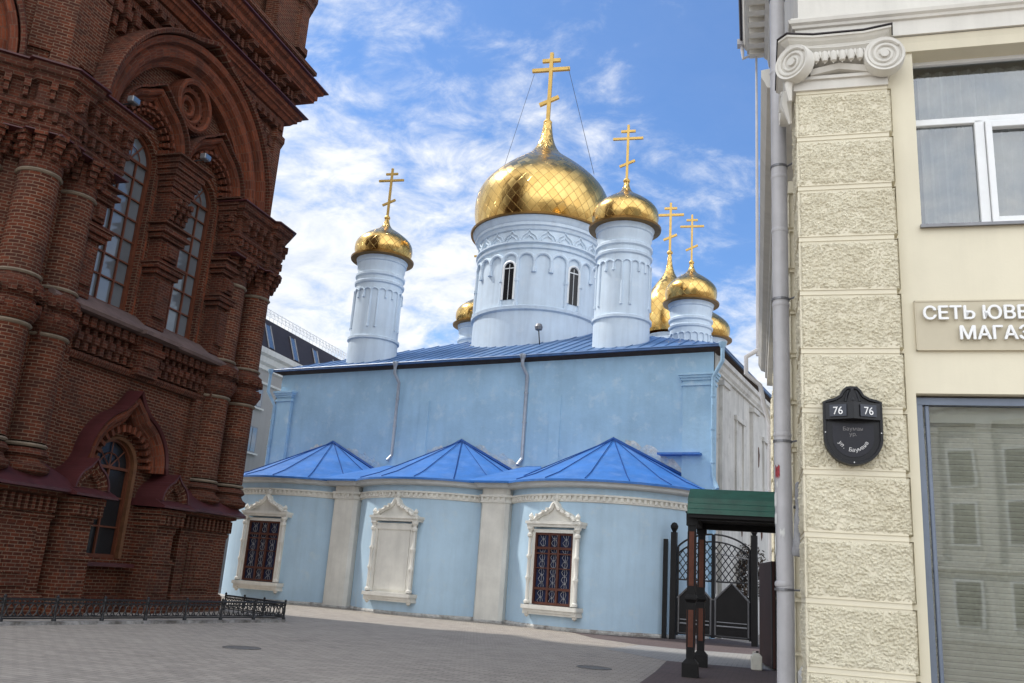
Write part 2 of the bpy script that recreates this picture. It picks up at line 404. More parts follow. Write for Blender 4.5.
POSTR = paint('terracotta_post_panel', (.12, .042, .025), .8, .3, 5, 40, .5, .008)
DOORB = paint('dark_brown_steel_door', (.055, .024, .020), .6, .25, 1.5, 30, .08, spec=.2)
CANW = paint('white_plastic_canister', (.62, .60, .52), .5, .15, 6, 20, .1)
MANS = paint('dark_mansard_sheet', (.030, .022, .024), .6, .3, 1, 12, .3, .02)
FARW = paint('grey_beige_render', (.36, .335, .305), .85, .08, .4, 15, .2, .006, streak=.1)
ZINC = paint('zinc_sill', (.22, .22, .23), .45, .2, 3, 20, .1, metal=.6)
STICK = paint('faded_paper_stickers', (.72, .72, .70), .8, .2, 12, 40, .1)
STICKR = paint('red_torn_sticker', (.35, .05, .06), .8, .5, 30, 40, .1, dirt=(.03, .03, .03))
CURT = paint('pale_curtain', (.36, .37, .38), .9, .25, 3, 20, .2, streak=.2)
def roughstone():
    m, t, b = newmat('rock_faced_cream_block')
    n1 = noise(t, 1.3, 6, .6); n2 = noise(t, 48, 6, .75); n3 = noise(t, 7, 5, .7)
    col = ramp(t, n1, .3, .7, (.68, .62, .46), (.80, .745, .58))
    col = mixc(t, ramp(t, n3, .6, .85, (0, 0, 0), (.3, .3, .3)), col, (.45, .42, .34))
    col = mixc(t, ramp(t, n2, .34, .47, (.4, .4, .4), (0, 0, 0)), col, (.42, .34, .20))
    t.links.new(col, b.inputs['Base Color']); b.inputs['Roughness'].default_value = .85; b.inputs['Specular IOR Level'].default_value = .25
    bump(t, b, n2, .8, .03); return m
STONE = roughstone()

# ------------------------------------------------------------------ ground
def pavemat(name, c1, c2, mort, w, h, tint):
    m, t, b = newmat(name)
    g = N('ShaderNodeNewGeometry', t); mp = N('ShaderNodeMapping', t); mp.inputs['Rotation'].default_value = (0, 0, R(17)); t.links.new(g.outputs['Position'], mp.inputs[0])
    br = N('ShaderNodeTexBrick', t); t.links.new(mp.outputs[0], br.inputs['Vector'])
    br.inputs['Color1'].default_value = (*c1, 1); br.inputs['Color2'].default_value = (*c2, 1); br.inputs['Mortar'].default_value = (*mort, 1)
    br.inputs['Scale'].default_value = 1; br.inputs['Brick Width'].default_value = w; br.inputs['Row Height'].default_value = h; br.inputs['Mortar Size'].default_value = .007
    n1 = noise(t, .35, 7, .65); n2 = noise(t, 3.5, 6, .7); n3 = noise(t, 60, 3, .6)
    col = mixc(t, ramp(t, n1, .35, .7, (0, 0, 0), (.55, .55, .55)), br.outputs['Color'], tint)
    col = mixc(t, ramp(t, n2, .52, .72, (0, 0, 0), (.45, .45, .45)), col, tuple(x * .55 for x in c2))
    t.links.new(col, b.inputs['Base Color']); b.inputs['Roughness'].default_value = .85; b.inputs['Specular IOR Level'].default_value = .3
    a = N('ShaderNodeMath', t, operation='MULTIPLY_ADD'); a.inputs[1].default_value = -1; t.links.new(br.outputs['Fac'], a.inputs[0]); t.links.new(n3, a.inputs[2])
    bump(t, b, a.outputs[0], .5, .008); return m
PAVE = pavemat('grey_block_paving', (.38, .335, .29), (.27, .24, .21), (.10, .088, .076), .28, .14, (.37, .33, .285))
PAVEL = pavemat('light_block_paving', (.31, .30, .285), (.26, .25, .245), (.15, .145, .14), .24, .12, (.34, .33, .31))
PAVER = pavemat('red_block_paving', (.125, .088, .084), (.10, .074, .072), (.06, .052, .05), .24, .12, (.135, .108, .10))
def sheet(name, pts, z, mat):
    m = MB(); m.poly([(x, y, z) for x, y in pts]); return struct(m.build(name, mat))
g = MB()
for i in range(12):
    for j in range(12):
        x0, x1 = -600 + i * 100, -500 + i * 100; y0, y1 = -300 + j * 100, -200 + j * 100
        g.poly([(x0, y0, 0), (x1, y0, 0), (x1, y1, 0), (x0, y1, 0)])
struct(g.build('ground', PAVE))
sheet('pavement', [(2.2, 33.5), (2.76, 31.3), (3.2, 29.0), (4.37, 27.22), (5.4, 26.63), (7.71, 26.4), (9.4, 31.6), (7.6, 37.2), (3.5, 36)], .004, PAVER)
sheet('pavement', [(4.16, 21.9), (6.6, 21.3), (7.75, 26.4), (5.4, 26.62), (4.37, 27.2), (3.0, 24.5)], .004, PAVEL)
sheet('pavement', [(4.16, 21.9), (3.34, 18.79), (2.66, 16.45), (1.8, 13.0), (3.9, 12.3), (5.4, 16.6), (6.6, 21.3)], .004, PAVER)

# ------------------------------------------------------------------ brick bell tower
def keel(cx, z0, r, tip, n=28, a0=0, a1=PI, w=.42):
    p = []
    for i in range(n + 1):
        a = PI - (a0 + (a1 - a0) * i / n); x = math.cos(a) * r; z = math.sin(a) * r
        k = max(0, 1 - abs(x) / (w * r)); p.append((cx + x, z0 + z + tip * k * k))
    return p
def legs(path, zb):
    return [(path[0][0], zb)] + path + [(path[-1][0], zb)]
def arched_wall(m, x0, x1, z0, z1, y, holes, depth, n=12):   # holes (cx,hw,zb,zs): arched top
    xs = x0
    for cx, hw, zb, zs in sorted(holes):
        if cx - hw > xs: m.poly([(xs, y, z0), (cx - hw, y, z0), (cx - hw, y, z1), (xs, y, z1)])
        if zb > z0: m.poly([(cx - hw, y, z0), (cx + hw, y, z0), (cx + hw, y, zb), (cx - hw, y, zb)])
        c = [(cx - hw * math.cos(PI * i / n), zs + hw * math.sin(PI * i / n)) for i in range(n + 1)]
        for a, b in zip(c, c[1:]):
            m.poly([(a[0], y, a[1]), (b[0], y, b[1]), (b[0], y, z1), (a[0], y, z1)])
        loop = [(cx - hw, zb)] + c + [(cx + hw, zb)]
        for a, b in zip(loop, loop[1:] + loop[:1]): m.poly([(a[0], y, a[1]), (b[0], y, b[1]), (b[0], y + depth, b[1]), (a[0], y + depth, a[1])])
        xs = cx + hw
    m.poly([(xs, y, z0), (x1, y, z0), (x1, y, z1), (xs, y, z1)])

TWO = (-8.39, 29.36, 0)
tower = thing('bell_tower', 'dark red brick bell tower with arched windows, columns and carved cornices on the left', 'tower', TWO, 17)
SIDE = 9.5; AP = SIDE / 2 * (1 + math.sqrt(2)); TCX, TCY = -5.05, .9 + AP
def rotc(p, k):      # rotate a local point about the octagon centre by k * 45 degrees
    a = k * PI / 4; x, y = p[0] - TCX, p[1] - TCY
    q = (TCX + x * math.cos(a) - y * math.sin(a), TCY + x * math.sin(a) + y * math.cos(a))
    return q if len(p) == 2 else (q[0], q[1], p[2])
VR = (TCX + SIDE / 2, .9); VL = (TCX - SIDE / 2, .9)
OCT = [rotc(VL, k) for k in range(8)]      # travelling VL -> VR -> ... outward is to the right
OCT = [rotc(VL, 0), rotc(VL, 1), (VR[0], .9 + 17), (rotc(VL, 7)[0], .9 + 17), rotc(VL, 7)]
core = MB()
for k in range(1, 4):
    a, b = OCT[k], OCT[k + 1]
    core.poly([(a[0], a[1], 0), (b[0], b[1], 0), (b[0], b[1], 19), (a[0], a[1], 19)])
core.poly([(*p, 18.9) for p in OCT])
def face_wall(m, k):
    t = MB(); cx = TCX
    arched_wall(t, VL[0], VR[0], 0, 6.4, .9, [(cx - .15, .80, 1.42, 3.85)], .35)
    arched_wall(t, VL[0], VR[0], 6.4, 19, .9, [(cx - 1.5, .82, 8.15, 12.6), (cx + 1.5, .82, 8.15, 12.6)], .35)
    m.add(t, lambda p: rotc(p, k))
face_wall(core, 0); face_wall(core, -1)
core.build('wall', BRICK, tower)
inner = MB()
inner.box(VL[0] - 4, VR[0] - .5, 3.2, 17, 0, 18)
inner.build('inner_wall', BRICKD, tower)
for k in range(0, -2, -1):
    F = lambda m, k=k: MB().add(m, lambda p: rotc(p, k))
    cx = TCX
    # windows with glazing bars
    def window(wx, hw, zb, zs, bars_x, bars_z, fan, glass, frame_r=.05):
        y = 1.18 if zb > 5 else 1.08; n = 14
        c = [(wx - hw * math.cos(PI * i / n), zs + hw * math.sin(PI * i / n)) for i in range(n + 1)]
        fr = MB(); loop = [(wx - hw, zb)] + c + [(wx + hw, zb)]
        fr.arch([(wx + hw - .0, zb)][:0] + loop, [(-.09, y), (-.09, y - .1), (0, y - .1), (0, y)])
        fr.box(wx - hw, wx + hw, y - .1, y, zb, zb + .1)
        for bx in bars_x: fr.box(wx + bx * hw - .025, wx + bx * hw + .025, y - .06, y, zb, zs + .02)
        for bz in bars_z: fr.box(wx - hw, wx + hw, y - .055, y, bz - .022, bz + .022)
        fr.box(wx - hw, wx + hw, y - .08, y, zs - .04, zs + .04)
        for a in fan: fr.tube([(wx, y - .03, zs), (wx + math.cos(a) * hw, y - .03, zs + math.sin(a) * hw)], .022, 4)
        if fan:
            fr.tube([(wx + math.cos(PI * i / 8) * hw * .5, y - .03, zs + math.sin(PI * i / 8) * hw * .5) for i in range(9)], .02, 4)
        o = F(fr).build('window', WOODBR, tower)
        gl = MB(); gl.poly([(x, y + .01, z) for x, z in loop]); F(gl).build('pane', glass, o)
    for sx in (-1.5, 1.5):
        window(cx + sx, .82, 8.15, 12.6, (-.34, .34), (8.95, 9.6, 10.25, 10.9, 11.5, 12.1), (PI * .3, PI * .5, PI * .7), GLASS_T)
    window(cx - .15, .80, 1.42, 3.85, (0,), (2.25, 3.05), (PI * .25, PI * .5, PI * .75), GLASS_D)
    # string course, balusters and sill under the windows
    s = MB()
    s.arch([(cx - 3.4, 6.38), (cx + 3.4, 6.38)], [(0, .9), (0, .72), (.1, .66), (.18, .66), (.22, .9)])
    i = 0; x = cx - 3.2
    while x < cx + 3.2:
        if abs(x - cx) > .45:
            s.box(x - .07, x + .07, .62, .9, 6.62, 6.85); s.box(x - .09, x + .09, .56, .9, 6.85, 7.05); s.box(x - .07, x + .07, .66, .9, 7.05, 7.25); s.box(x - .1, x + .1, .5, .9, 7.25, 7.52)
        x += .3
    for px, w in ((cx, .42), (cx - 3.55, .5), (cx + 3.55, .5)):
        s.box(px - w, px + w, .45, .9, 6.45, 7.6); s.box(px - w - .08, px + w + .08, .36, .9, 7.1, 7.3); s.box(px - w * .6, px + w * .6, .38, .9, 6.7, 7.0)
    F(s).build('baluster_frieze', BRICKD, tower)
    s = MB(); s.arch([(cx - 4.0, 7.55), (cx + 4.0, 7.55)], [(0, .9), (0, .28), (.08, .24), (.14, .26), (.62, .92), (.62, 1.2)])
    for px in (cx,): s.box(px - .75, px + .75, .1, .5, 7.53, 7.64)
    F(s).build('window_sill', paint('weathered_sill_stone', (.13, .085, .075), .85, .4, 2, 20, .3) if k == 0 else BRICKD, tower)
    # jamb mouldings and the pier between the windows
    s = MB()
    for wx in (cx - 1.5, cx + 1.5):
        n = 14
        lp = [(wx - .82, 8.15)] + [(wx - .82 * math.cos(PI * i / n), 12.6 + .82 * math.sin(PI * i / n)) for i in range(n + 1)] + [(wx + .82, 8.15)]
        s.arch(lp, [(-.02, 1.1), (.04, 1.0), (.04, .93), (.09, .92), (.12, .84), (.17, .9)])
    F(s).build('window_reveal', BRICKT, tower)
    for px, w in ((cx, .40), (cx - 3.0, .32), (cx + 3.0, .32)):
        s = MB()
        s.box(px - w, px + w, .5, .9, 7.9, 11.0)
        s.box(px - w * .62, px + w * .62, .40, .5, 8.2, 9.3)
        for z, e, d in ((9.45, .10, .12), (9.6, .18, .2), (9.75, .1, .12), (10.55, .12, .12), (10.7, .2, .24), (10.82, .12, .15)):
            s.box(px - w - e, px + w + e, .5 - d, .9, z, z + .13)
        s.box(px - w * .7, px + w * .7, .38, .5, 9.95, 10.45); s.box(px - w * .4, px + w * .4, .30, .4, 10.05, 10.35)
        s.box(px - w - .02, px + w + .02, .46, .9, 11.0, 12.0)
        for j in range(3):
            xx = px - w * .7 + j * w * .7
            for q, dz in enumerate((0, .16, .32, .48, .66)):
                s.box(xx - .06 - .02 * (q % 2), xx + .06 + .02 * (q % 2), .42 - .07 * q, .5, 11.0 + dz, 11.16 + dz)
        for q in range(6): s.box(px - w - .06 - .05 * q, px + w + .06 + .05 * q, .4 - .06 * q, .9, 12.0 + .17 * q, 12.0 + .17 * q + .165)
        wp = F(s).build('window_pier', BRICKD, tower)
        for a_, y_, z_ in ((.42, -.02, 13.02), (.22, .22, 10.96), (.22, .26, 9.74)):
            F(MB().box(px - w - a_, px + w + a_, y_, .9, z_, z_ + .05)).build('flashing', BRICKD, wp)
    # carved keel arches over the two windows
    for wx in (cx - 1.5, cx + 1.5):
        s = MB()
        s.arch(keel(wx, 13.12, 1.16, .22), [(-.06, .9), (-.06, .72), (.03, .62), (.09, .66), (.14, .48), (.22, .42), (.30, .46), (.34, .9)])
        for j in range(13):
            a = PI * (j + .5) / 13; dx, dz = math.cos(a), math.sin(a)
            for r0, r1, yy, ww in ((.80, .88, .74, .05), (.88, .95, .62, .07), (.95, 1.02, .7, .05), (1.02, 1.12, .56, .08)):
                rm = (r0 + r1) / 2
                s.obox((wx + dx * rm, (yy + .9) / 2, 13.1 + dz * rm), (dx, 0, dz), (0, 1, 0), (-dz, 0, dx), (r1 - r0) / 2, (.9 - yy) / 2, ww)
        F(s).build('keel_arch', BRICKT, tower)
        s = MB(); s.arch(keel(wx, 13.12, 1.16, .3), [(.34, .9), (.34, .34), (.40, .34), (.40, .9)]); F(s).build('arch_flashing', BRICKD, tower)
    s = MB()
    for r0, r1, yy in ((.66, .84, .42), (.44, .58, .6), (.2, .36, .7)):
        ps = [(cx + math.cos(2 * PI * i / 28) * r0, 15.1 - math.sin(2 * PI * i / 28) * r0) for i in range(29)]
        s.arch(ps, [(0, .9), (0, yy + .05), ((r1 - r0) * .5, yy), (r1 - r0, yy + .05), (r1 - r0, .9)], caps=False)
    for j in range(20):
        a = 2 * PI * j / 20; dx, dz = math.cos(a), math.sin(a)
        s.obox((cx + dx * .585, .77, 15.1 + dz * .585), (dx, 0, dz), (0, 1, 0), (-dz, 0, dx), .05, .12, .045)
    F(s).build('medallion', BRICKT, tower)
    # great arch
    s = MB()
    s.arch(keel(cx, 12.95, 3.0, .0, 44), [(-.0, .9), (0, .55), (.14, .5), (.26, .28), (.45, .22), (.62, .30), (.66, .12), (.84, .06), (.9, .3), (.9, .9)])
    F(s).build('great_arch', BRICKT, tower)
    s = MB(); s.arch(keel(cx, 12.95, 3.0, .30, 44, w=.22), [(.88, .9), (.90, -.06), (1.0, -.1), (1.04, -.04), (1.04, .9)]); F(s).build('arch_hood', BRICKD, tower)
    # upper frieze, brackets
    s = MB(); W2 = SIDE / 2 + .1
    for z0, zz, yy in ((16.55, 16.75, .68), (17.02, 17.2, .5)): s.arch([(cx - W2, z0), (cx + W2, z0)], [(0, .9), (0, yy), (zz - z0, yy), (zz - z0, .9)])
    nb = 26
    for j in range(nb):
        x = cx - W2 + (j + .5) * 2 * W2 / nb
        z_low = 16.0 if abs(x - cx) > 2.6 else 16.75
        if z_low < 16.5:
            s.box(x - .08, x + .08, .66, .9, 15.6, 16.0); s.box(x - .11, x + .11, .56, .9, 16.0, 16.3); s.box(x - .08, x + .08, .62, .9, 16.3, 16.55)
        if abs(x - cx) > .55: s.box(x - .1, x + .1, .42, .9, 16.78, 17.02)
    F(s).build('frieze', BRICKD, tower)
    for sg in (-1, 1):    # triangular panels beside the great arch
        s = MB(); px = cx + sg * 4.25
        s.prism([(px - .5, 13.3), (px + .5, 13.3), (px + .5, 16.2), (px - .5, 16.2)], .62, .9)
        s.prism([(px - .28, 13.7), (px + .28, 13.7), (px + .28, 15.8), (px - .28, 15.8)], .54, .62)
        F(s).build('upper_pilaster', BRICK, tower)
    # coffered zone, big cornice
    s = MB(); nb = 9
    for j in range(nb + 1):
        x = cx - W2 + j * 2 * W2 / nb
        for q in range(4): s.box(x - .16, x + .16, .6 - .19 * (q + 1), .9, 17.78 + .16 * q, 17.94 + .16 * q)
        s.box(x + .3, x + .85, .32, .9, 17.78, 17.95) if j < nb else None
        if j < nb:
            for q in range(2): s.box(x + .42 + q * .26, x + .56 + q * .26, .12, .9, 18.0, 18.3)
    F(s).build('cornice_brackets', BRICKD, tower)
    # hooded doorway window
    dc = cx - .15
    s = MB()
    s.arch(keel(dc, 3.85, 1.16, .42, w=.4), [(-.02, .9), (-.02, .66), (.05, .54), (.12, .56), (.2, .42), (.32, .38), (.38, .44), (.38, .9)])
    for j in range(15):
        a = PI * (j + .5) / 15; dx, dz = math.cos(a), math.sin(a)
        s.obox((dc + dx * 1.06, .74, 3.87 + dz * 1.06), (dx, 0, dz), (0, 1, 0), (-dz, 0, dx), .1, .16, .05)
    F(s).build('door_arch', BRICKT, tower)
    s = MB(); s.arch(legs(keel(dc, 3.85, .80, 0), 1.42), [(-.03, 1.1), (-.03, .86), (.05, .82), (.08, .88), (.1, .9)]); F(s).build('door_casing', WOODO, tower)
    s = MB(); s.arch([(dc - 2.35, 3.05), (dc - 2.1, 3.2), (dc - 1.8, 3.5)] + keel(dc, 3.85, 1.56, .55, w=.4)[1:-1] + [(dc + 1.8, 3.5), (dc + 2.1, 3.2), (dc + 2.35, 3.05)], [(0, .9), (0, .40), (.05, .34), (.07, .9)])
    F(s).build('door_hood', MAROON, tower)
    for sg in (-1, 1):
        px = dc + sg * 1.68
        s = MB(); s.box(px - .46, px + .46, .1, .9, 0, 1.35)
        s.box(px - .54, px + .54, .02, .9, 0, .35); s.box(px - .24, px + .24, .05, .1, .55, 1.1)
        s.box(px - .4, px + .4, .16, .9, 1.5, 2.2)
        for q in range(3): s.box(px - .5 + q * .05, px + .5 - q * .05, .04 + .05 * q, .9, 1.35 + q * .06, 1.41 + q * .06)
        for q in range(4): s.box(px - .42 - .05 * q, px + .42 + .05 * q, .12 - .05 * q, .9, 2.2 + .17 * q, 2.36 + .17 * q)
        for j in range(5): s.box(px - .42 + j * .21 - .05, px - .42 + j * .21 + .05, -.08, .1, 2.42, 2.68)
        s.arch(keel(px, 3.08, .3, .14, 16), [(0, .9), (0, .08), (.06, .04), (.12, .08), (.18, .0), (.26, .0), (.26, .9)])
        s.prism([(px - .3, 3.05)] + keel(px, 3.08, .3, .1, 12) + [(px + .3, 3.05)], .2, .9)
        dp_ = F(s).build('door_pier', BRICK, tower)
        s = MB(); s.arch(keel(px, 3.08, .56, .2, 18), [(-.01, .9), (-.0, -.04), (.05, -.04), (.05, .9)]); F(s).build('gable_roof', MAROON, dp_)
        s = MB(); s.arch([(px - .74, 2.92), (px + .74, 2.92)], [(0, .9), (-.03, -.25), (.03, -.25), (.2, .1), (.2, .9)])
        F(s).build('pier_roof', MAROON, dp_)
    s = MB(); s.box(dc - 1.05, dc + 1.05, .5, .9, 1.2, 1.3); F(s).build('door_sill', MAROON, tower)
    s = MB(); s.box(cx - 3.3, cx + 3.3, .7, .9, 0, .45)
    F(s).build('plinth', BRICKD, tower)

# corner clusters (kx = 0 right vertex, -1 left vertex): lower pier, ledge, columns, entablature
e1 = Vector((-1, 0)); n1_ = Vector((0, -1))
a45 = PI / 4
e2 = Vector((math.cos(a45), math.sin(a45))); n2_ = Vector((math.sin(a45), -math.cos(a45)))
V0 = Vector(VR)
def cluster(L, p, bump_w=0, bump_p=0):
    mit = (n1_ + n2_) / (1 + n1_.dot(n2_))
    pts = [V0 + e1 * L, V0 + e1 * L + n1_ * p]
    if bump_p:
        q = V0 + mit * p; q2 = V0 + mit * (p + bump_p)
        pts += [q + e1 * bump_w, q2 + e1 * bump_w, q2, q2 + e2 * bump_w, q + e2 * bump_w]
    else: pts += [V0 + mit * p]
    pts += [V0 + e2 * L + n2_ * p, V0 + e2 * L]
    return [tuple(v) for v in pts]
def cbuild(m, name, mat, kk, smooth=False): return MB().add(m, lambda p: rotc(p, kk)).build(name, mat, tower, smooth)
def dentils(m, path, out0, out1, z0, z1, w, gap):
    for a, b in zip(path, path[1:]):
        dx, dy = b[0] - a[0], b[1] - a[1]; l = math.hypot(dx, dy)
        if l < w * 2: continue
        tx, ty = dx / l, dy / l; nx, ny = ty, -tx; n = max(1, int(l / gap))
        for i in range(n):
            s_ = (i + .5) * l / n; c = (a[0] + tx * s_ + nx * (out0 + out1) / 2, a[1] + ty * s_ + ny * (out0 + out1) / 2, (z0 + z1) / 2)
            m.obox(c, (tx, ty, 0), (nx, ny, 0), (0, 0, 1), w / 2, (out1 - out0) / 2, (z1 - z0) / 2)
for kk in (0, -1):
    low = cluster(2.2, .5); s = MB()
    s.ring(low, [(-.1, 0), (.12, 0), (.12, .42), (.06, .5), (0, .52), (0, 2.22), (.05, 2.3), (.05, 2.36), (.0, 2.4), (.0, 2.78), (.22, 2.84), (.22, 2.98), (-.6, 3.0)])
    dentils(s, low[1:-1], 0, .14, 2.42, 2.78, .1, .21)
    for (aa, ee, nn) in ((V0 + e1 * 1.15, e1, n1_), (V0 + e2 * 1.15, e2, n2_)):
        c = aa + nn * .53
        for w, h_, d in ((.62, .80, .04), (.46, .62, .09), (.25, .32, .14)):
            s.obox((c.x, c.y, 1.3), (ee.x, ee.y, 0), (nn.x, nn.y, 0), (0, 0, 1), w, d, h_)
    cbuild(s, 'corner_pier', BRICK, kk)
    s = MB(); s.ring(low, [(-.8, 3.75), (-.35, 3.66), (.48, 3.0), (.49, 2.93), (-.2, 2.9)]); cbuild(s, 'pier_ledge', MAROON, kk)
    # wall strip behind the columns
    s = MB(); s.ring(cluster(2.05, .2), [(0, 3.3), (0, 13.0)]); cbuild(s, 'column_backing', BRICK, kk)
    mit = (n1_ + n2_) / (1 + n1_.dot(n2_))
    cpos = [V0 + mit * .27, V0 + e1 * 1.2 + n1_ * .17, V0 + e2 * 1.2 + n2_ * .17]
    for c in cpos:
        c = rotc((c.x, c.y), kk); r = .5
        s = MB().lathe(c[0], c[1], [(r, 4.0), (r * .98, 6.55), (r * 1.02, 6.6)], 28); s.lathe(c[0], c[1], [(r * .97, 7.85), (r * .95, 10.35)], 28)
        col = s.build('column', BRICK, tower, True)
        MB().lathe(c[0], c[1], [(r, 3.2), (r + .18, 3.3), (r + .2, 3.42), (r + .08, 3.5), (r + .02, 3.62), (r + .12, 3.7), (r + .04, 3.84)], 28).build('column_base', BRICKD, col, True)
        s = MB()
        s.lathe(c[0], c[1], [(r, 6.66), (r + .06, 6.72), (r + .16, 6.9), (r + .18, 7.05), (r + .02, 7.12), (r, 7.2), (r + .1, 7.3), (r + .16, 7.42), (r + .14, 7.58), (r + .02, 7.68), (r, 7.76)], 28)
        for j in range(12):
            a = 2 * PI * j / 12; dx, dy = math.cos(a), math.sin(a)
            s.obox((c[0] + dx * (r + .08), c[1] + dy * (r + .08), 7.0), (dx, dy, 0), (-dy, dx, 0), (0, 0, 1), .1, .07, .1)
            a += PI / 12; dx, dy = math.cos(a), math.sin(a)
            s.obox((c[0] + dx * (r + .1), c[1] + dy * (r + .1), 7.35), (dx, dy, 0), (-dy, dx, 0), (0, 0, 1), .1, .09, .07)
        s.build('ornament_band', BRICKD, col, True)
        s = MB()
        s.lathe(c[0], c[1], [(r * .98, 10.42), (r, 10.6), (r * .96, 10.9), (r + .05, 11.2)], 28)
        for j in range(10):
            a = 2 * PI * j / 10; dx, dy = math.cos(a), math.sin(a)
            for q in range(4):
                rr = r + .02 + .06 * q
                s.obox((c[0] + dx * rr, c[1] + dy * rr, 10.75 + .16 * q), (dx, dy, 0), (-dy, dx, 0), (0, 0, 1), .1, .07 + .025 * q, .075)
        s.build('column_capital', BRICKD, col, True)
        for z, e in ((3.92, .05), (6.6, .05), (7.8, .05), (10.36, .03)):
            s = MB()
            s.lathe(c[0], c[1], [(r - .05, z - .05), (r + e - .02, z - .04), (r + e + .01, z), (r + e - .02, z + .04), (r - .05, z + .05)], 28)
            s.build('column_ring', RINGS, col, True)
    ent = cluster(2.0, .72, .62, .16); s = MB()
    s.ring(ent, [(-.6, 11.3), (0, 11.32), (.05, 11.4), (.05, 11.5), (0, 11.54), (0, 11.8), (.1, 11.86), (.1, 12.0), (.04, 12.04), (.04, 12.5), (.16, 12.56), (.2, 12.7), (.3, 12.76), (.33, 12.94), (-.4, 12.98)])
    dentils(s, ent, 0, .14, 11.56, 11.8, .11, .24); dentils(s, ent, .04, .24, 12.08, 12.5, .1, .36); dentils(s, ent, .1, .3, 12.3, 12.52, .15, .36)
    cbuild(s, 'entablature', BRICKD, kk)
    s = MB(); s.ring(ent, [(-.3, 13.03), (.42, 12.99), (.42, 12.95), (.3, 12.94)]); s.ring(cluster(2.0, .72), [(-.7, 13.35), (.05, 13.05), (.05, 13.0)])
    s.ring(ent, [(.0, 11.3), (.16, 11.27), (.16, 11.24), (-.1, 11.22)]); cbuild(s, 'entablature_flashing', MAROON, kk)
    # upper clustered pilasters
    up_ = cluster(.95, .18, .4, .2); s = MB()
    s.ring(up_, [(-.1, 13.0), (.1, 13.0), (.1, 13.4), (0, 13.5), (0, 16.3), (.1, 16.4), (.1, 16.6), (.0, 16.7), (0, 17.3)]); cbuild(s, 'corner_pilaster', BRICK, kk)
# cornices running round the whole octagon
s = MB(); s.ring(OCT, [(-.2, 17.25), (.45, 17.27), (.55, 17.4), (.62, 17.42), (.62, 17.5), (.72, 17.56), (.75, 17.72), (.2, 17.78), (.2, 18.42), (.98, 18.46), (.98, 18.54), (1.06, 18.6), (1.06, 18.8), (1.2, 18.86), (1.24, 19.0), (-.3, 19.1)], closed=True)
s.build('cornice', BRICKT, tower)
s = MB(); s.ring(OCT, [(.2, 17.8), (.90, 17.76), (.90, 17.72), (.7, 17.71)], closed=True); s.ring(OCT, [(-.5, 19.3), (1.34, 19.04), (1.34, 18.99), (1.2, 18.985)], closed=True)
s.build('cornice_flashing', MAROON, tower)
# next tier
s = MB(); s.ring(OCT, [(-.1, 19.0), (.7, 19.0), (.7, 19.5), (.95, 19.6), (.95, 19.75), (.4, 19.85), (.4, 20.2)], closed=True)
s.ring(OCT, [(-.25, 20.2), (-.25, 27), (-.6, 27.2), (-.6, 44)], closed=True); s.poly([(*p, 26.9) for p in OCT]); s.build('upper_tier_wall', BRICK, tower)
for kk in (0, -1):
    s = MB(); c_ = cluster(1.5, .55, .5, .15)
    s.ring(c_, [(-.2, 20.1), (.1, 20.1), (.1, 20.35), (0, 20.4), (0, 22.0), (.12, 22.1), (.12, 22.3), (.22, 22.4), (.22, 22.6), (-.4, 22.7)]); cbuild(s, 'upper_corner_pier', BRICK, kk)
    for q in (0, 1):
        s = MB(); px = VR[0] - .75
        s.arch(keel(px, 22.7, .85, .6, 20), [(0, .9), (0, .1), (.08, 0), (.16, .05), (.24, -.1), (.34, -.1), (.34, .9)])
        s.prism([(px - .9, 22.7)] + keel(px, 22.7, .85, .5, 16) + [(px + .9, 22.7)], .35, .9)
        k2 = kk
        if q == 0: MB().add(s, lambda p: rotc(p, kk)).build('upper_gable', BRICKT, tower)
        else: MB().add(MB().add(s, lambda p: Vector((2 * TCX - p.x, p.y, p.z))), lambda p: rotc(p, kk + 1)).build('upper_gable', BRICKT, tower)
s = MB().lathe(-7.5, 9.5, [(6.5, 44), (5.5, 50), (.2, 62)], 8, a0=PI / 8, a1=2 * PI + PI / 8); s.build('upper_spire', BRICKD, tower)
# floodlights on the ledges
for (x, z, nm) in ((TCX - 3.25, 13.15, 'floodlight clamped on the brick cornice over the left-hand columns'), (TCX, 13.12, 'floodlight on the brick ledge between the two arched tower windows')):
    t = thing('floodlight', 'small grey ' + nm, 'floodlight', TWO, 17, 'floodlights on the bell tower')
    MB().box(x - .14, x + .14, -.32, -.12, z + .08, z + .26).build('lamp_housing', ZINC, t, bev=.02)
    MB().tube([(x, -.2, z + .1), (x - .1, .1, z + .02), (x - .35, .3, z + .0)], .025, 6).build('bracket', DARKMET, t)
    MB().box(x - .12, x + .12, -.335, -.322, z + .1, z + .24).build('lens', GLASS_B, t)
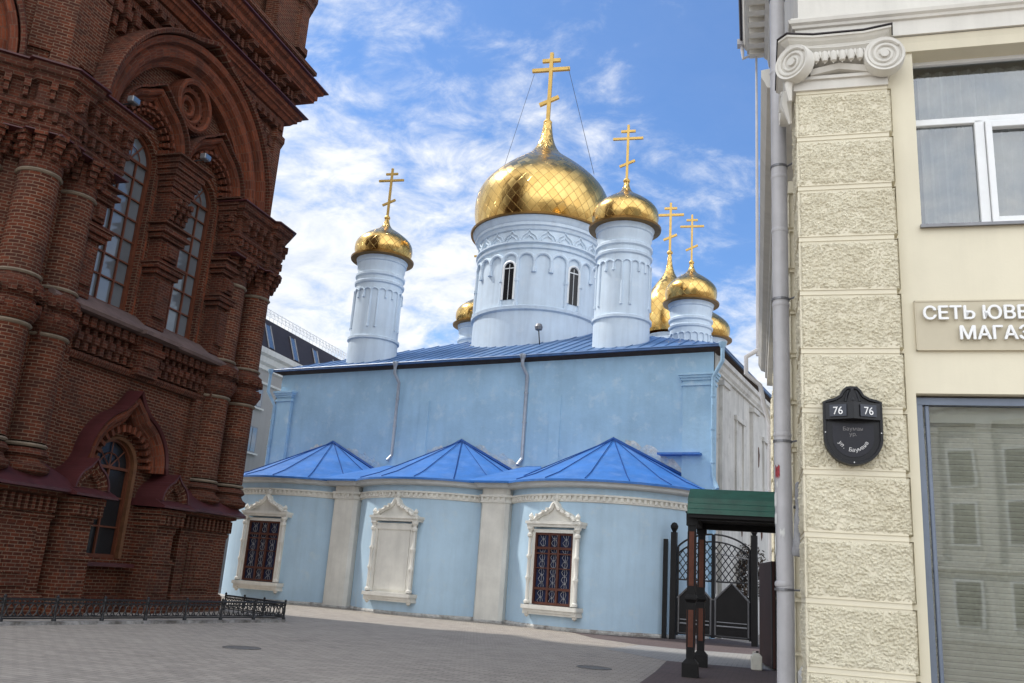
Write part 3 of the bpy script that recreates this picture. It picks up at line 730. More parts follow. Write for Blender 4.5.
# ------------------------------------------------------------------ low iron fence
fence = thing('iron_fence', 'low black cast iron fence with scrollwork along the foot of the brick tower', 'fence', (-5.93, 26.32, 0))
def fpanel(p, q):
    p = Vector((*p, 0)); q = Vector((*q, 0)); d = (q - p); l = d.length; d.normalize(); m = MB(); zv = Vector((0, 0, 1))
    W_ = lambda s_, z: p + d * s_ + zv * z
    for z, r in ((.52, .026), (.44, .018), (.13, .018), (.17, .016)): m.tube([W_(0, z), W_(l, z)], r, 5)
    k = max(2, round(l / .16))
    for i in range(k):
        c = (i + .5) * l / k; w = l / k * .46
        m.tube([W_(c - w, .17), W_(c - w * .2, .24), W_(c, .305), W_(c + w * .2, .37), W_(c + w, .44)], .015, 4)
        m.tube([W_(c + w, .17), W_(c + w * .2, .24), W_(c, .305), W_(c - w * .2, .37), W_(c - w, .44)], .015, 4)
        m.tube([W_(c + w * .6 * math.cos(a * PI / 4), .48 + .03 * math.sin(a * PI / 4)) for a in range(8)], .013, 4, closed=True)
        if i % 2: m.tube([W_(c + w * .5 * math.cos(a * PI / 4), .22 + .035 * math.sin(a * PI / 4)) for a in range(8)], .013, 4, closed=True)
    return m
def fpost(p):
    m = MB(); x, y = p; m.lathe(x, y, [(.05, .03), (.05, .12), (.03, .14), (.022, .2), (.03, .3), (.022, .42), (.035, .5), (.03, .55), (.04, .58), (.0, .62)], 8); return m
FP = [(-5.93, 26.32), (-10.6, 17.95)]; FP2 = [(-5.93, 26.32), (-8.4, 28.9)]
o0 = Vector((-5.93, 26.32))
for (a, b) in (FP, FP2):
    a = Vector(a) - o0; b = Vector(b) - o0; L_ = (b - a).length; n = round(L_ / 1.2)
    for i in range(n):
        p = a + (b - a) * i / n; q = a + (b - a) * (i + 1) / n
        fpanel(p, q).build('panel', DARKMET, fence); fpost(q).build('post', DARKMET, fence)
    d = (b - a).normalized(); nn = Vector((d.y, -d.x)); c = (a + b) / 2
    MB().obox((c.x, c.y, .035), (d.x, d.y, 0), (nn.x, nn.y, 0), (0, 0, 1), L_ / 2, .09, .035).build('curb', RUBBLE, fence)
fpost((0, 0)).build('post', DARKMET, fence)

# ------------------------------------------------------------------ the blue church
CH = (-.28, 34.56, 0)
church = thing('blue_church', 'pale blue church with gold onion domes, blue metal roofs and three rounded apses', 'church', CH, 118)
VM = 3.3; UL, UR = -14.6, 7.7; VB = 19.0; EZ = 11.05
m = MB(); m.poly([(UL, VM, 0), (UR, VM, 0), (UR, VM, EZ), (UL, VM, EZ)]); m.poly([(UL, VM, 0), (UL, VB, 0), (UL, VB, EZ), (UL, VM, EZ)])
m.poly([(UL, VB, 0), (UR, VB, 0), (UR, VB, EZ), (UL, VB, EZ)]); m.build('east_wall', BLUEW, church)
m = MB(); m.poly([(UR + .002, VM + .12, 0), (UR + .002, VB, 0), (UR + .002, VB, EZ), (UR + .002, VM + .12, EZ)]); side = m.build('side_wall', WHITEP, church)
m = MB()
for v in (4.6, 10.2, 16.0): m.box(UR - .1, UR + .16, v - .5, v + .5, 0, 9.7); m.box(UR - .1, UR + .24, v - .6, v + .6, 9.7, 9.9)
m.ring([(UR, VM + .2), (UR, VB)], [(0, 10.1), (.1, 10.12), (.1, 10.2), (.18, 10.3), (.2, 10.5), (.3, 10.55), (.3, 10.75), (0, 10.8)])
for v in (7.6, 13.2):
    m.box(UR - .1, UR + .08, v - .75, v - .6, 5.6, 8.8); m.box(UR - .1, UR + .08, v + .6, v + .75, 5.6, 8.8); m.box(UR - .1, UR + .12, v - .9, v + .9, 8.8, 9.0)
m.build('side_pilasters', WHITEP, side)
m = MB()
for x, z, w, h_ in ((7.0, 6.6, .16, .35), (8.1, 4.2, .12, .2), (11.5, 7.9, .25, .5), (12.1, 5.0, .3, .9)):
    m.prism([(x - w, z), (x - w * .4, z + h_ * .9), (x + w * .3, z + h_), (x + w, z + h_ * .3), (x + w * .5, z - h_ * .8), (x - w * .3, z - h_)], 0, .01)
MB().add(m, lambda p: Vector((UR + .006 + p.y, p.x, p.z))).build('bare_brick_patch', BRICKD, side)
m = MB()
for a, b in ((UL - .04, UL + .9), (6.5, UR + .04)):
    m.box(a, b, VM - .16, VM + .3, 0, 9.75); m.box(a - .05, b + .05, VM - .22, VM + .3, 9.5, 9.6)
    for q in range(3): m.box(a - .06 - .05 * q, b + .06 + .05 * q, VM - .22 - .05 * q, VM + .35, 9.72 + .1 * q, 9.82 + .1 * q)
    m.build('corner_pilaster', BLUEW, church); m = MB()
for a in (-6.0, .65):
    MB().box(a, a + .5, VM - .05, VM, 6, 9.3).build('flat_pilaster', BLUEW, church)
m = MB(); m.ring([(UL, VB), (UL, VM), (UR, VM), (UR, VB)], [(0, 10.9), (.05, 10.91), (.08, 10.93), (.16, 10.95), (.3, 11.0), (.3, 11.02), (0, 11.03)]); m.build('eave_board', BROWNW, church)
# hipped roof in standing seam sheets
hip = [(UL - .38, VM - .38), (UR + .38, VM - .38), (UR + .38, VB + .38), (UL - .38, VB + .38)]
rz = 14.3; ins = 7.6
top = [(UL + ins, VM + ins - .4), (UR - ins, VM + ins - .4), (UR - ins, VB - ins + .4), (UL + ins, VB - ins + .4)]
m = MB()
for i in range(4):
    a, b, c, d = hip[i], hip[(i + 1) % 4], top[(i + 1) % 4], top[i]; m.poly([(*a, EZ + .06), (*b, EZ + .06), (*c, rz), (*d, rz)])
m.poly([(*p, rz) for p in top]); m.ring(hip, [(0, EZ + .06), (0, EZ - .02), (-.5, EZ - .03)], closed=True)
roof = m.build('roof', ROOFG, church)
m = MB()
x = hip[0][0] + .4
while x < hip[1][0]:
    v0 = hip[0][1]; tmax = min(1.0, (x - hip[0][0]) / (ins + .5), (hip[1][0] - x) / (ins + .5))
    m.tube([(x, v0 + .01, EZ + .08), (x, v0 + (top[0][1] - v0) * tmax, EZ + .09 + (rz - EZ - .06) * tmax)], .018, 4); x += .58
m.tube([(*hip[0], EZ + .07), (*hip[1], EZ + .07)], .03, 6); m.build('roof_seams', ROOFG, roof); m = MB()
y = hip[1][1] + .4
while y < hip[2][1]:
    tmax = min(1.0, (y - hip[1][1]) / (ins + .1), (hip[2][1] - y) / (ins + .1))
    m.tube([(hip[1][0], y, EZ + .08), (hip[1][0] - (ins + .5) * tmax, y, EZ + .09 + (rz - EZ - .06) * tmax)], .018, 4); y += .58
m.tube([(*hip[1], EZ + .07), (*hip[2], EZ + .07)], .03, 6); m.build('roof_seams', ROOFG, roof)
# apses
AC = (-10.8, -3.6, 3.6); AA, AB = 4.0, 4.35
def ell(c, a0, a1, n, k=1.0, dk=0.0): return [(c + (AA + dk) * math.cos(a0 + (a1 - a0) * i / n), VM - (AB + dk) * math.sin(a0 + (a1 - a0) * i / n)) for i in range(n + 1)]
for i, c in enumerate(AC):
    p = ell(c, PI, 0, 48); m = MB(); m.ring(p, [(0, 0), (0, 5.15)], caps=False); ap = m.build('apse', BLUEA, church, True)
    m = MB(); m.ring(p, [(0, 4.42), (.06, 4.44), (.06, 4.52), (.02, 4.54), (.02, 4.62), (.11, 4.64), (.11, 4.7), (0, 4.72)], caps=False)
    dentils(m, ell(c, PI, 0, 62), .0, .1, 4.49, 4.63, .1, .21); m.build('dentil_band', TRIM, ap, True)
    m = MB(); m.ring(p, [(0, 4.93), (.3, 4.96), (.34, 5.0), (.34, 5.08), (.40, 5.1), (.42, 5.18), (0, 5.2)], caps=False); m.build('eave_moulding', GUTTER, ap, True)
    m = MB(); m.ring(ell(c, PI, 0, 48), [(0, -.02), (.04, -.02), (.05, .06), (.02, .11), (0, .13)], caps=False); m.build('base_render', BASEW, ap, True)
    apex = (c, VM - .02, 7.38); q = ell(c, PI, 0, 40, dk=.46); m = MB()
    for a, b in zip(q, q[1:]):
        mid = lambda P, t, z: (P[0] + (c - P[0]) * t, P[1] + (VM - P[1]) * t, z)
        m.poly([(*a, 5.2), (*b, 5.2), mid(b, .18, 5.52), mid(a, .18, 5.52)]); m.poly([mid(a, .18, 5.52), mid(b, .18, 5.52), apex])
        m.poly([(*a, 5.2), (*b, 5.2), (*b, 5.12), (*a, 5.12)])
    ar = m.build('apse_roof', ROOFB, church, True)
    m = MB(); k = 9
    for j in range(1, k):
        a = PI * j / k; P = (c + (AA + .46) * math.cos(a), VM - (AB + .46) * math.sin(a))
        m.tube([(*P, 5.235), (P[0] + (c - P[0]) * .18, P[1] + (VM - P[1]) * .18, 5.55), (c, VM - .03, 7.42)], .019, 4)
    m.tube([(c - AA * .98, VM - .06, 5.45), (c, VM - .06, 7.42), (c + AA * .98, VM - .06, 5.45)], .085, 5); m.build('roof_seam', SEAM, ar)
# little roof pieces over the buttresses and the valleys
for b in (-7.2, 0.02):
    m = MB(); P0 = [(b - .62, 0), (b + .62, 0)]
    m.vprism([(b - .62, 1.5), (b - .62, .14), (b - .5, 0), (b + .5, 0), (b + .62, .14), (b + .62, 1.5)], 0, 4.95)
    bt = m.build('buttress', TRIM, church)
    pth = [(b - .62, 1.5), (b - .62, .14), (b - .5, 0), (b + .5, 0), (b + .62, .14), (b + .62, 1.5)]
    m = MB(); m.ring(pth, [(0, 4.40), (.07, 4.43), (.07, 4.52), (.02, 4.54), (.02, 4.62), (.12, 4.64), (.12, 4.72), (0, 4.74)]); dentils(m, [(b - .6, 0), (b + .6, 0)], 0, .1, 4.49, 4.63, .1, .2); m.build('dentil_band', TRIM, bt)
    m = MB(); m.ring(pth, [(0, 4.95), (.3, 4.98), (.34, 5.1), (.42, 5.12), (.42, 5.2), (0, 5.22)]); m.build('eave_moulding', GUTTER, bt)
    m = MB(); m.ring(pth, [(0, 0), (.03, 0), (.03, .05), (0, .08)]); m.build('base_render', BASEW, bt)
    m = MB(); m.poly([(b - 1.1, -.5, 5.21), (b + 1.1, -.5, 5.21), (b + .35, VM, 6.3), (b - .35, VM, 6.3)]); m.poly([(b - 1.1, -.5, 5.21), (b - .35, VM, 6.3), (b - 1.6, 1.2, 5.3)]); m.poly([(b + 1.1, -.5, 5.21), (b + .35, VM, 6.3), (b + 1.6, 1.2, 5.3)])
    m.poly([(b - 1.1, -.5, 5.21), (b + 1.1, -.5, 5.21), (b + 1.1, -.5, 5.13), (b - 1.1, -.5, 5.13)]); m.build('valley_roof', ROOFB, church)
MB().box(5.6, 7.3, VM - .5, VM, 6.72, 6.8).build('wall_flashing', ROOFB, church)
# peeling plaster patches over the apse roofs
PEEL = paint('peeling_white_plaster', (.62, .64, .63), .95, .35, 5, 8, 1.0, .05, dirt=(.34, .50, .66), dthr=(.42, .6))
rnd = random.Random(3)
for c0, x0, x1 in ((-9.5, -10.0, -7.4), (-4.9, -6.6, -4.4), (-.9, -2.9, .9), (4.0, 4.1, 7.0), (-12.6, -13.4, -11.4)):
    m = MB(); n = 16; ptsb = []; ptst = []
    for i in range(n + 1):
        x = x0 + (x1 - x0) * i / n; cc = min(AC, key=lambda q: abs(q - x)); zr = max(5.6, 7.3 - abs(x - cc) * .5)
        ptsb.append((x, zr - .1)); ptst.append((x, zr + .12 + rnd.random() * .25 + .3 * math.sin(PI * i / n)))
    for i in range(n): m.poly([(ptsb[i][0], VM - .012, ptsb[i][1]), (ptsb[i + 1][0], VM - .012, ptsb[i + 1][1]), (ptst[i + 1][0], VM - .012, ptst[i + 1][1]), (ptst[i][0], VM - .012, ptst[i][1])])
    m.build('peeling_patch', PEEL, church)

# framed windows of the apses
GRILL = paint('grey_painted_grille', (.42, .42, .43), .6, .1, 4, 20, 0)
def surround(t):
    m = MB(); w = .80
    m.box(-w - .1, -w + .02, -.12, .25, .82, 3.38); m.box(w - .02, w + .1, -.12, .25, .82, 3.38); m.box(-w - .1, w + .1, -.12, .25, 3.30, 3.42)
    for sg in (-1, 1):
        x = sg * (w + .17)
        m.lathe(x, -.14, [(.075, .80), (.11, .84), (.11, .92), (.065, .96), (.06, 1.5), (.07, 1.62), (.10, 1.68), (.10, 1.74), (.065, 1.8), (.06, 2.35), (.10, 2.42), (.10, 2.48), (.06, 2.54), (.06, 3.1), (.11, 3.16), (.11, 3.24), (.07, 3.28), (.08, 3.36), (.13, 3.42), (.13, 3.5)], 10)
        m.box(x - .15, x + .15, -.28, .25, .66, .80); m.box(x - .11, x + .11, -.22, .25, .50, .66); m.lathe(x, -.1, [(.0, .36), (.08, .42), (.10, .5)], 8)
        m.lathe(x, -.16, [(.10, 3.72), (.06, 3.78), (.10, 3.86), (.06, 3.94), (0, 4.0)], 8)
    m.box(-w - .3, w + .3, -.32, .25, .66, .80); m.box(-w - .25, w + .25, -.24, .25, .56, .66); m.box(-w - .3, w + .3, -.18, .25, .48, .56)
    m.box(-w - .3, w + .3, -.22, .25, 3.5, 3.6); m.box(-w - .34, w + .34, -.28, .25, 3.6, 3.7)
    # ogee pediment
    half = [(0, 4.38), (.09, 4.3), (.14, 4.18), (.30, 4.06), (.52, 3.98), (.72, 3.86), (.86, 3.72), (.92, 3.68)]
    poly = [(-x, z) for x, z in half[::-1]] + half[1:]
    m.prism(poly, -.12, .2)
    edge = [(-x, z) for x, z in half[::-1]] + half[1:]
    m.arch(edge, [(-.1, -.12), (-.1, -.2), (-.02, -.27), (.05, -.22), (.05, .2)])
    for x, z in ((.42, 3.93), (.66, 3.80), (.88, 3.66), (.24, 4.02)):
        for sg in (-1, 1): m.box(sg * x - .045, sg * x + .045, -.34, -.2, z + .06, z + .15)
    m.lathe(0, -.05, [(.10, 4.28), (.12, 4.36), (.05, 4.42), (.10, 4.5), (.10, 4.56), (.05, 4.64), (0, 4.72)], 10)
    return m.build('surround', TRIM, t, True)
def apse_window(c, u0, kind):
    k = math.acos((u0 - c) / AA); x = u0; y = VM - AB * math.sin(k)
    nx, ny = math.cos(k) / AA, -math.sin(k) / AB; rz_ = math.atan2(ny, nx) + PI / 2
    t = sub('blind_window' if kind == 'blind' else 'window', church, (x, y - .05, 0), rz_)
    surround(t)
    if kind == 'blind':
        m = MB(); m.box(-.8, .8, -.05, .2, .8, 3.32); m.box(-.74, .74, -.09, -.05, .9, 3.22); m.build('blank_panel', TRIM, t)
        m = MB(); m.box(-.8, .8, -.13, .1, 3.18, 3.3); m.build('panel_moulding', TRIM, t)
        return
    m = MB()
    for a, b in ((-.80, -.71), (.71, .80), (-.23, -.15), (.15, .23)): m.box(a, b, -.10, .0, .82, 3.30)
    for z in (.82, 1.32, 2.55, 2.72, 3.22)[:]: m.box(-.8, .8, -.095, 0, z, z + (.05 if z in (2.55,) else .09))
    m.box(-.8, .8, -.09, 0, 2.05 - .0, 2.09)
    m.build('sash', paint('reddish_brown_sash', (.085, .026, .016), .6, .3, 3, 20, .2), t)
    m = MB(); m.poly([(-.8, -.01, .82), (.8, -.01, .82), (.8, -.01, 3.3), (-.8, -.01, 3.3)]); m.build('pane', GLASS_C, t)
    m = MB(); y = -.045
    for gx in (-.47, 0, .47):
        for gz in [.95 + .25 * q for q in range(10)]:
            m.tube([(gx + .13 * math.cos(a * PI / 3) * (1 if a % 2 else .75), y, gz + .12 * math.sin(a * PI / 3)) for a in range(6)], .008, 4, closed=True)
        m.tube([(gx, y, .9), (gx, y, 3.2)], .007, 4)
    m.build('grille', GRILL, t)
apse_window(-10.8, -10.35, 'w'); apse_window(-3.6, -3.65, 'blind'); apse_window(3.6, 3.2, 'w')
# downpipes of the church
def dpipe(pts, r, mat, nm='downpipe'):
    m = MB(); m.tube(pts, r, 10); m.lathe(pts[0][0], pts[0][1], [(r, pts[0][2] - .05), (r * 1.9, pts[0][2] + .12), (r * 1.9, pts[0][2] + .2), (r, pts[0][2] + .2)], 10)
    for i in range(len(pts) - 1):
        a, b = Vector(pts[i]), Vector(pts[i + 1]); l = (b - a).length
        if l > 1.2:
            for q in range(int(l / 1.3)): c = a + (b - a) * ((q + .6) / (l / 1.3)); m.tube([c - Vector((0, 0, .03)), c + Vector((0, 0, .03))], r * 1.25, 10)
    return m.build(nm, mat, church, True)
dpipe([(-7.35, VM - .42, 10.95), (-7.35, VM - .40, 10.6), (-7.25, VM - .12, 10.2), (-7.25, VM - .12, 6.75), (-7.35, VM - .3, 6.5)], .075, PIPEG)
dpipe([(-.62, VM - .42, 10.95), (-.62, VM - .40, 10.65), (-.5, VM - .12, 10.25), (-.5, VM - .12, 6.6), (-.6, VM - .32, 6.3)], .08, PIPEG)
dpipe([(UR + .45, VM - .42, 10.95), (UR + .45, VM - .42, 10.4), (UR + .05, VM - .26, 9.8), (UR + .05, VM - .26, 5.9), (UR + .3, VM - .5, 5.4)], .08, PIPEB)
dpipe([(UL - .45, VM - .42, 10.95), (UL - .45, VM - .42, 10.0), (UL - .1, VM - .2, 9.3), (UL - .1, VM - .2, 2.0)], .08, PIPEB)
dpipe([(UR + .45, 15.4, 10.9), (UR + .35, 15.4, 10.4), (UR + .22, 15.4, 9.8), (UR + .22, 15.4, 1.0)], .08, PIPEB)

# domed turrets
def onion(r, z0, H, rr=.93):   # rim at z0, total height H to neck
    P = [(0.0, .90), (.06, .95), (.14, .99), (.23, 1.0), (.32, .975), (.40, .905), (.47, .80), (.54, .665), (.60, .53), (.655, .395), (.70, .285), (.745, .205), (.80, .145), (.86, .105), (.93, .08), (1.0, .065)]
    return [(r * a, z0 + H * h) for h, a in P]
def dome_mesh(r, z0, H, n=40, cells=22):
    m = MB(); prof = onion(r, z0, H); mm = []
    # refine the profile
    fine = []
    for i in range(len(prof) - 1):
        for q in range(3):
            t = q / 3; p0 = prof[max(0, i - 1)]; p1 = prof[i]; p2 = prof[i + 1]; p3 = prof[min(len(prof) - 1, i + 2)]
            f = lambda a, b, c, d: .5 * ((2 * b) + (-a + c) * t + (2 * a - 5 * b + 4 * c - d) * t * t + (-a + 3 * b - 3 * c + d) * t ** 3)
            fine.append((f(p0[0], p1[0], p2[0], p3[0]), f(p0[1], p1[1], p2[1], p3[1])))
    fine.append(prof[-1]); v = 0; vv = [0]
    for i in range(1, len(fine)):
        d = math.hypot(fine[i][0] - fine[i - 1][0], fine[i][1] - fine[i - 1][1]); v += d / (2 * PI * max(.35 * r, (fine[i][0] + fine[i - 1][0]) / 2) / cells * 1.15); vv.append(v)
    for j in range(n):
        A, B = 2 * PI * j / n, 2 * PI * (j + 1) / n; ua, ub = cells * j / n, cells * (j + 1) / n
        for i in range(len(fine) - 1):
            (r0, z0_), (r1, z1_) = fine[i], fine[i + 1]
            m.poly([(r0 * math.cos(A), r0 * math.sin(A), z0_), (r0 * math.cos(B), r0 * math.sin(B), z0_), (r1 * math.cos(B), r1 * math.sin(B), z1_), (r1 * math.cos(A), r1 * math.sin(A), z1_)],
                   [(ua, vv[i]), (ub, vv[i]), (ub, vv[i + 1]), (ua, vv[i + 1])])
    return m
def cross_mesh(z, H, th):
    m = MB(); m.lathe(0, 0, [(0, z - .02 * H), (.05 * H, z + .0), (.055 * H, z + .025 * H), (.03 * H, z + .06 * H), (0, z + .065 * H)], 12)
    b = th; m.box(-b, b, -b, b, z, z + H); m.box(-.24 * H, .24 * H, -b * .9, b * .9, z + .74 * H, z + .74 * H + 2 * b); m.box(-.115 * H, .115 * H, -b * .85, b * .85, z + .87 * H, z + .87 * H + 2 * b)
    m.obox((0, 0, z + .32 * H), (1, 0, .42), (0, 1, 0), (-.42, 0, 1), .13 * H, b * .85, b); return m
def turret(u, v, dz, scale=1.0, name='turret'):
    t = sub(name, church, (u, v, dz)); s_ = scale
    m = MB(); m.lathe(0, 0, [(1.27, 10.2), (1.25, 12.75), (1.33, 12.8), (1.33, 12.92), (1.23, 12.97), (1.20, 15.75), (1.28, 15.8), (1.30, 15.9), (1.2, 15.98), (1.2, 16.15), (1.29, 16.22), (1.29, 16.34), (1.2, 16.42), (1.2, 16.62), (1.24, 16.72), (1.24, 16.95), (1.30, 17.0), (1.30, 17.12), (1.34, 17.2), (1.36, 17.26), (.5, 17.28)], 48)
    m.build('body', BLUET, t, True)
    m = MB(); na = 20
    for j in range(na):
        a0 = 2 * PI * j / na; a1 = 2 * PI * (j + 1) / na; r = 1.235
        P = [(r * math.cos(a0 + (a1 - a0) * (.5 - .5 * math.cos(PI * q / 8))), r * math.sin(a0 + (a1 - a0) * (.5 - .5 * math.cos(PI * q / 8))), 15.27 + .18 * math.sin(PI * q / 8)) for q in range(9)]
        m.tube(P, .04, 5); zb = 13.5 if j % 4 in (0, 1) else 15.08
        m.tube([(r * math.cos(a0), r * math.sin(a0), 15.27), (r * math.cos(a0), r * math.sin(a0), zb)], .045, 6)
        m.tube([(r * math.cos(a0), r * math.sin(a0), zb), (r * math.cos(a0), r * math.sin(a0), zb - .12)], .065, 6)
    m.build('arcade_moulding', BLUET, t, True)
    m = MB(); m.lathe(0, 0, [(1.28, 17.22), (1.64, 17.25), (1.66, 17.34), (1.42, 17.44), (1.3, 17.44)], 40); m.build('rim', paint('dark_gilded_rim', (.22, .12, .035), .4, .3, 4, 20, 0, metal=.8), t, True)
    dome_mesh(1.52, 17.4, 2.4, 40, 22).build('dome', GOLD, t, True); cross_mesh(19.72, 2.95, .055).build('cross', GOLDP, t, rot=(0, 0, R(14)))
    return t
t0 = turret(-10.4, 5.0, 0)
dup(t0, church, (3.1, 5.0, 0.05)); t3 = dup(t0, church, (3.35, 15.0, -.42)); t3.scale = (.93, .93, 1); dup(t0, church, (-9.9, 14.8, -.8)); t5 = dup(t0, church, (3.0, 19.6, -.85)); t5.scale = (.9, .9, .98)
for ch in list(t5.children):
    if ch.name.startswith('cross'): bpy.data.objects.remove(ch)
# main drum
t = sub('main_drum', church, (-3.68, 10, 0))
m = MB(); m.lathe(0, 0, [(3.32, 12.4), (3.3, 14.55), (3.42, 14.62), (3.44, 14.78), (3.27, 14.86), (3.24, 17.85), (3.34, 17.9), (3.36, 18.0), (3.26, 18.05), (3.28, 18.1), (3.42, 18.17), (3.42, 18.25), (3.27, 18.3), (3.27, 18.85), (3.36, 18.9), (3.42, 19.05), (3.5, 19.1), (3.5, 19.25), (3.6, 19.35), (3.66, 19.5), (3.7, 19.56), (1.0, 19.62)], 72)
m.build('body', BLUET, t, True)
m = MB(); na = 24; r = 3.29
arc_c = []
for j in range(na):
    a0 = 2 * PI * (j - .5) / na; a1 = a0 + 2 * PI / na
    m.tube([(r * math.cos(a0 + (a1 - a0) * (.5 - .5 * math.cos(PI * q / 12))), r * math.sin(a0 + (a1 - a0) * (.5 - .5 * math.cos(PI * q / 12))), 17.2 + .42 * math.sin(PI * q / 12)) for q in range(13)], .085, 7)
    arc_c.append((a0 + a1) / 2)
    long_ = ((j - 2) % 4) in (0, 1)
    zb = 14.95 if long_ else 16.8
    m.tube([(r * math.cos(a0), r * math.sin(a0), 17.2), (r * math.cos(a0), r * math.sin(a0), zb)], .09 if long_ else .07, 7)
    m.tube([(r * math.cos(a0), r * math.sin(a0), zb + .02), (r * math.cos(a0), r * math.sin(a0), zb - .2)], .13, 7)
    if long_: m.tube([(r * math.cos(a0), r * math.sin(a0), 16.1), (r * math.cos(a0), r * math.sin(a0), 16.25)], .13, 7)
m.build('arcade_moulding', BLUET, t, True)
m = MB(); nk = 22
for j in range(nk):
    a0 = 2 * PI * j / nk; a1 = 2 * PI * (j + 1) / nk
    for k_, hh in ((1, .5), (.62, .28)):
        P = []
        for q in range(9):
            s_ = q / 8; xx = (s_ - .5) * 2; z = hh * (math.sqrt(max(0, 1 - xx * xx)) * .75 + .35 * max(0, 1 - abs(xx) / .4) ** 2); am = (a0 + a1) / 2 + (a1 - a0) / 2 * xx * k_
            P.append((3.3 * math.cos(am), 3.3 * math.sin(am), 18.3 + z))
        m.tube(P, .045, 5)
m.build('keel_arch_frieze', BLUET, t, True)
m = MB(); m.lathe(0, 0, [(3.4, 19.54), (3.82, 19.57), (3.84, 19.66), (3.3, 19.75)], 60); m.build('rim', bpy.data.materials['dark_gilded_rim'], t, True)
dome_mesh(3.72, 19.62, 7.1, 64, 42).build('dome', GOLD, t, True)
cross_mesh(26.7, 4.6, .10).build('cross', GOLDP, t, rot=(0, 0, R(14)))
m = MB()
for sx in (-1, 1): m.tube([(sx * 1.08, 0, 30.15), (sx * 3.0, 0, 23.1)], .014, 4)
m.build('stay_wire', DARKMET, t)
# drum windows: face the camera side
for j in range(na):
    if (j - 2) % 4 != 0: continue
    a = arc_c[j]; wsub = MB(); z0_, z1_ = 15.15, 16.85
    lp = [(-.29, z0_)] + [(-.29 * math.cos(PI * i / 8), z1_ + .29 * math.sin(PI * i / 8)) for i in range(9)] + [(.29, z0_)]
    f2 = lambda p, a=a: Vector((p.x * -math.sin(a) + (3.27 - p.y) * math.cos(a), p.x * math.cos(a) + (3.27 - p.y) * math.sin(a), p.z))
    w = MB(); w.arch(lp, [(-.015, .02), (-.015, -.06), (.03, -.10), (.10, -.06), (.10, .05)]); w.box(-.012, .012, -.03, .01, z0_, z1_ + .2); w.box(-.28, .28, -.03, .01, z1_ - .05, z1_)
    o = MB().add(w, f2).build('drum_window', PVC, t)
    w = MB(); w.poly([(x, -.012, z) for x, z in lp]); MB().add(w, f2).build('pane', GLASS_D, o) if False else None
    o2 = MB().add(w, f2); o2.build('drum_window_pane', GLASS_D, t)
# western belfry spire behind
t = sub('west_belfry', church, (-3.75, 33.4, 0))
m = MB(); m.lathe(0, 0, [(3.6, 0), (3.6, 12), (3.8, 12.2), (2.2, 13.5), (1.6, 14), (1.55, 20.3), (1.8, 20.5), (1.0, 20.8)], 32); m.build('body', BLUET, t, True)
dm = dome_mesh(2.05, 20.7, 6.9, 40, 20); dm.build('dome', GOLD, t, True); cross_mesh(27.5, 4.4, .09).build('cross', GOLDP, t, rot=(0, 0, R(14)))

# electric fitting on the drum roof
sp = thing('spotlight', 'small round grey spotlight on the church roof by the drum window', 'spotlight', (0, 0, 0))
pu = Matrix.Translation(CH) @ Matrix.Rotation(R(90 - 118), 4, 'Z')
pw = pu @ Vector((-1.7, 6.45, 13.3)); sp.location = pw
MB().lathe(0, 0, [(0, 0), (.16, .05), (.2, .2), (.14, .34), (0, .4)], 12).build('lamp_housing', ZINC, sp, True); MB().tube([(0, 0, .1), (.1, .1, -.7)], .03, 6).build('bracket', DARKMET, sp)

# ------------------------------------------------------------------ grey building far left
fb = thing('grey_apartment_building', 'grey building with dark mansard roof and narrow skylights behind the brick tower', 'building', (-16.3, 55, 0), 17)
X0, X1 = -8.0, 24.0
m = MB(); m.box(X0, X1, 0, 14, 0, 14.0); wl = m.build('wall', FARW, fb)
m = MB(); m.ring([(X0, 0), (X1, 0)], [(0, 13.6), (.12, 13.65), (.12, 13.9), (.3, 14.05), (.35, 14.4), (.55, 14.55), (.55, 14.9), (0, 14.95)]); m.ring([(X0, 0), (X1, 0)], [(0, 12.7), (.12, 12.72), (.12, 12.85), (0, 12.9)]); m.build('cornice', CREAMW, wl)
m = MB(); m.poly([(X0, -.1, 14.9), (X1, -.1, 14.9), (X1, .75, 17.3), (X0, .75, 17.3)]); m.poly([(X0, .75, 17.3), (X1, .75, 17.3), (X1, 8, 18), (X0, 8, 18)]); m.box(X0, X1, .3, 14, 14, 14.9)
m.poly([(X1, -.1, 14.9), (X1, .75, 17.3), (X1, 8, 18), (X1, 14, 14.9)]); rf = m.build('mansard_roof', MANS, fb)
for x in [-5.05 + 3.25 * i + .2 for i in range(9)]:
    m = MB(); m.poly([(x - .3, .0 - .02, 15.25), (x + .3, -.02, 15.25), (x + .3, .55, 16.85), (x - .3, .55, 16.85)]); m.build('skylight', GLASS_B, rf)
    m = MB()
    for dx in (-.34, .34): m.tube([(x + dx, -.02, 15.2), (x + dx, .56, 16.9)], .05, 4)
    m.build('skylight_frame', ZINC, rf)
m = MB()
for z in (17.55, 17.8, 18.0): m.tube([(X0, .7, z), (X1, .7, z)], .018, 4)
x = X0
while x < X1:
    m.tube([(x, .7, 17.3), (x, .7, 18.05)], .025, 4); m.tube([(x + .25 + .2 * math.cos(a * PI / 4), .7, 17.8 + .18 * math.sin(a * PI / 4)) for a in range(8)], .014, 4, closed=True)
    m.tube([(x, .7, 17.5), (x + .5, .7, 18.0)], .012, 4); x += .5
m.build('roof_railing', PVC, fb)
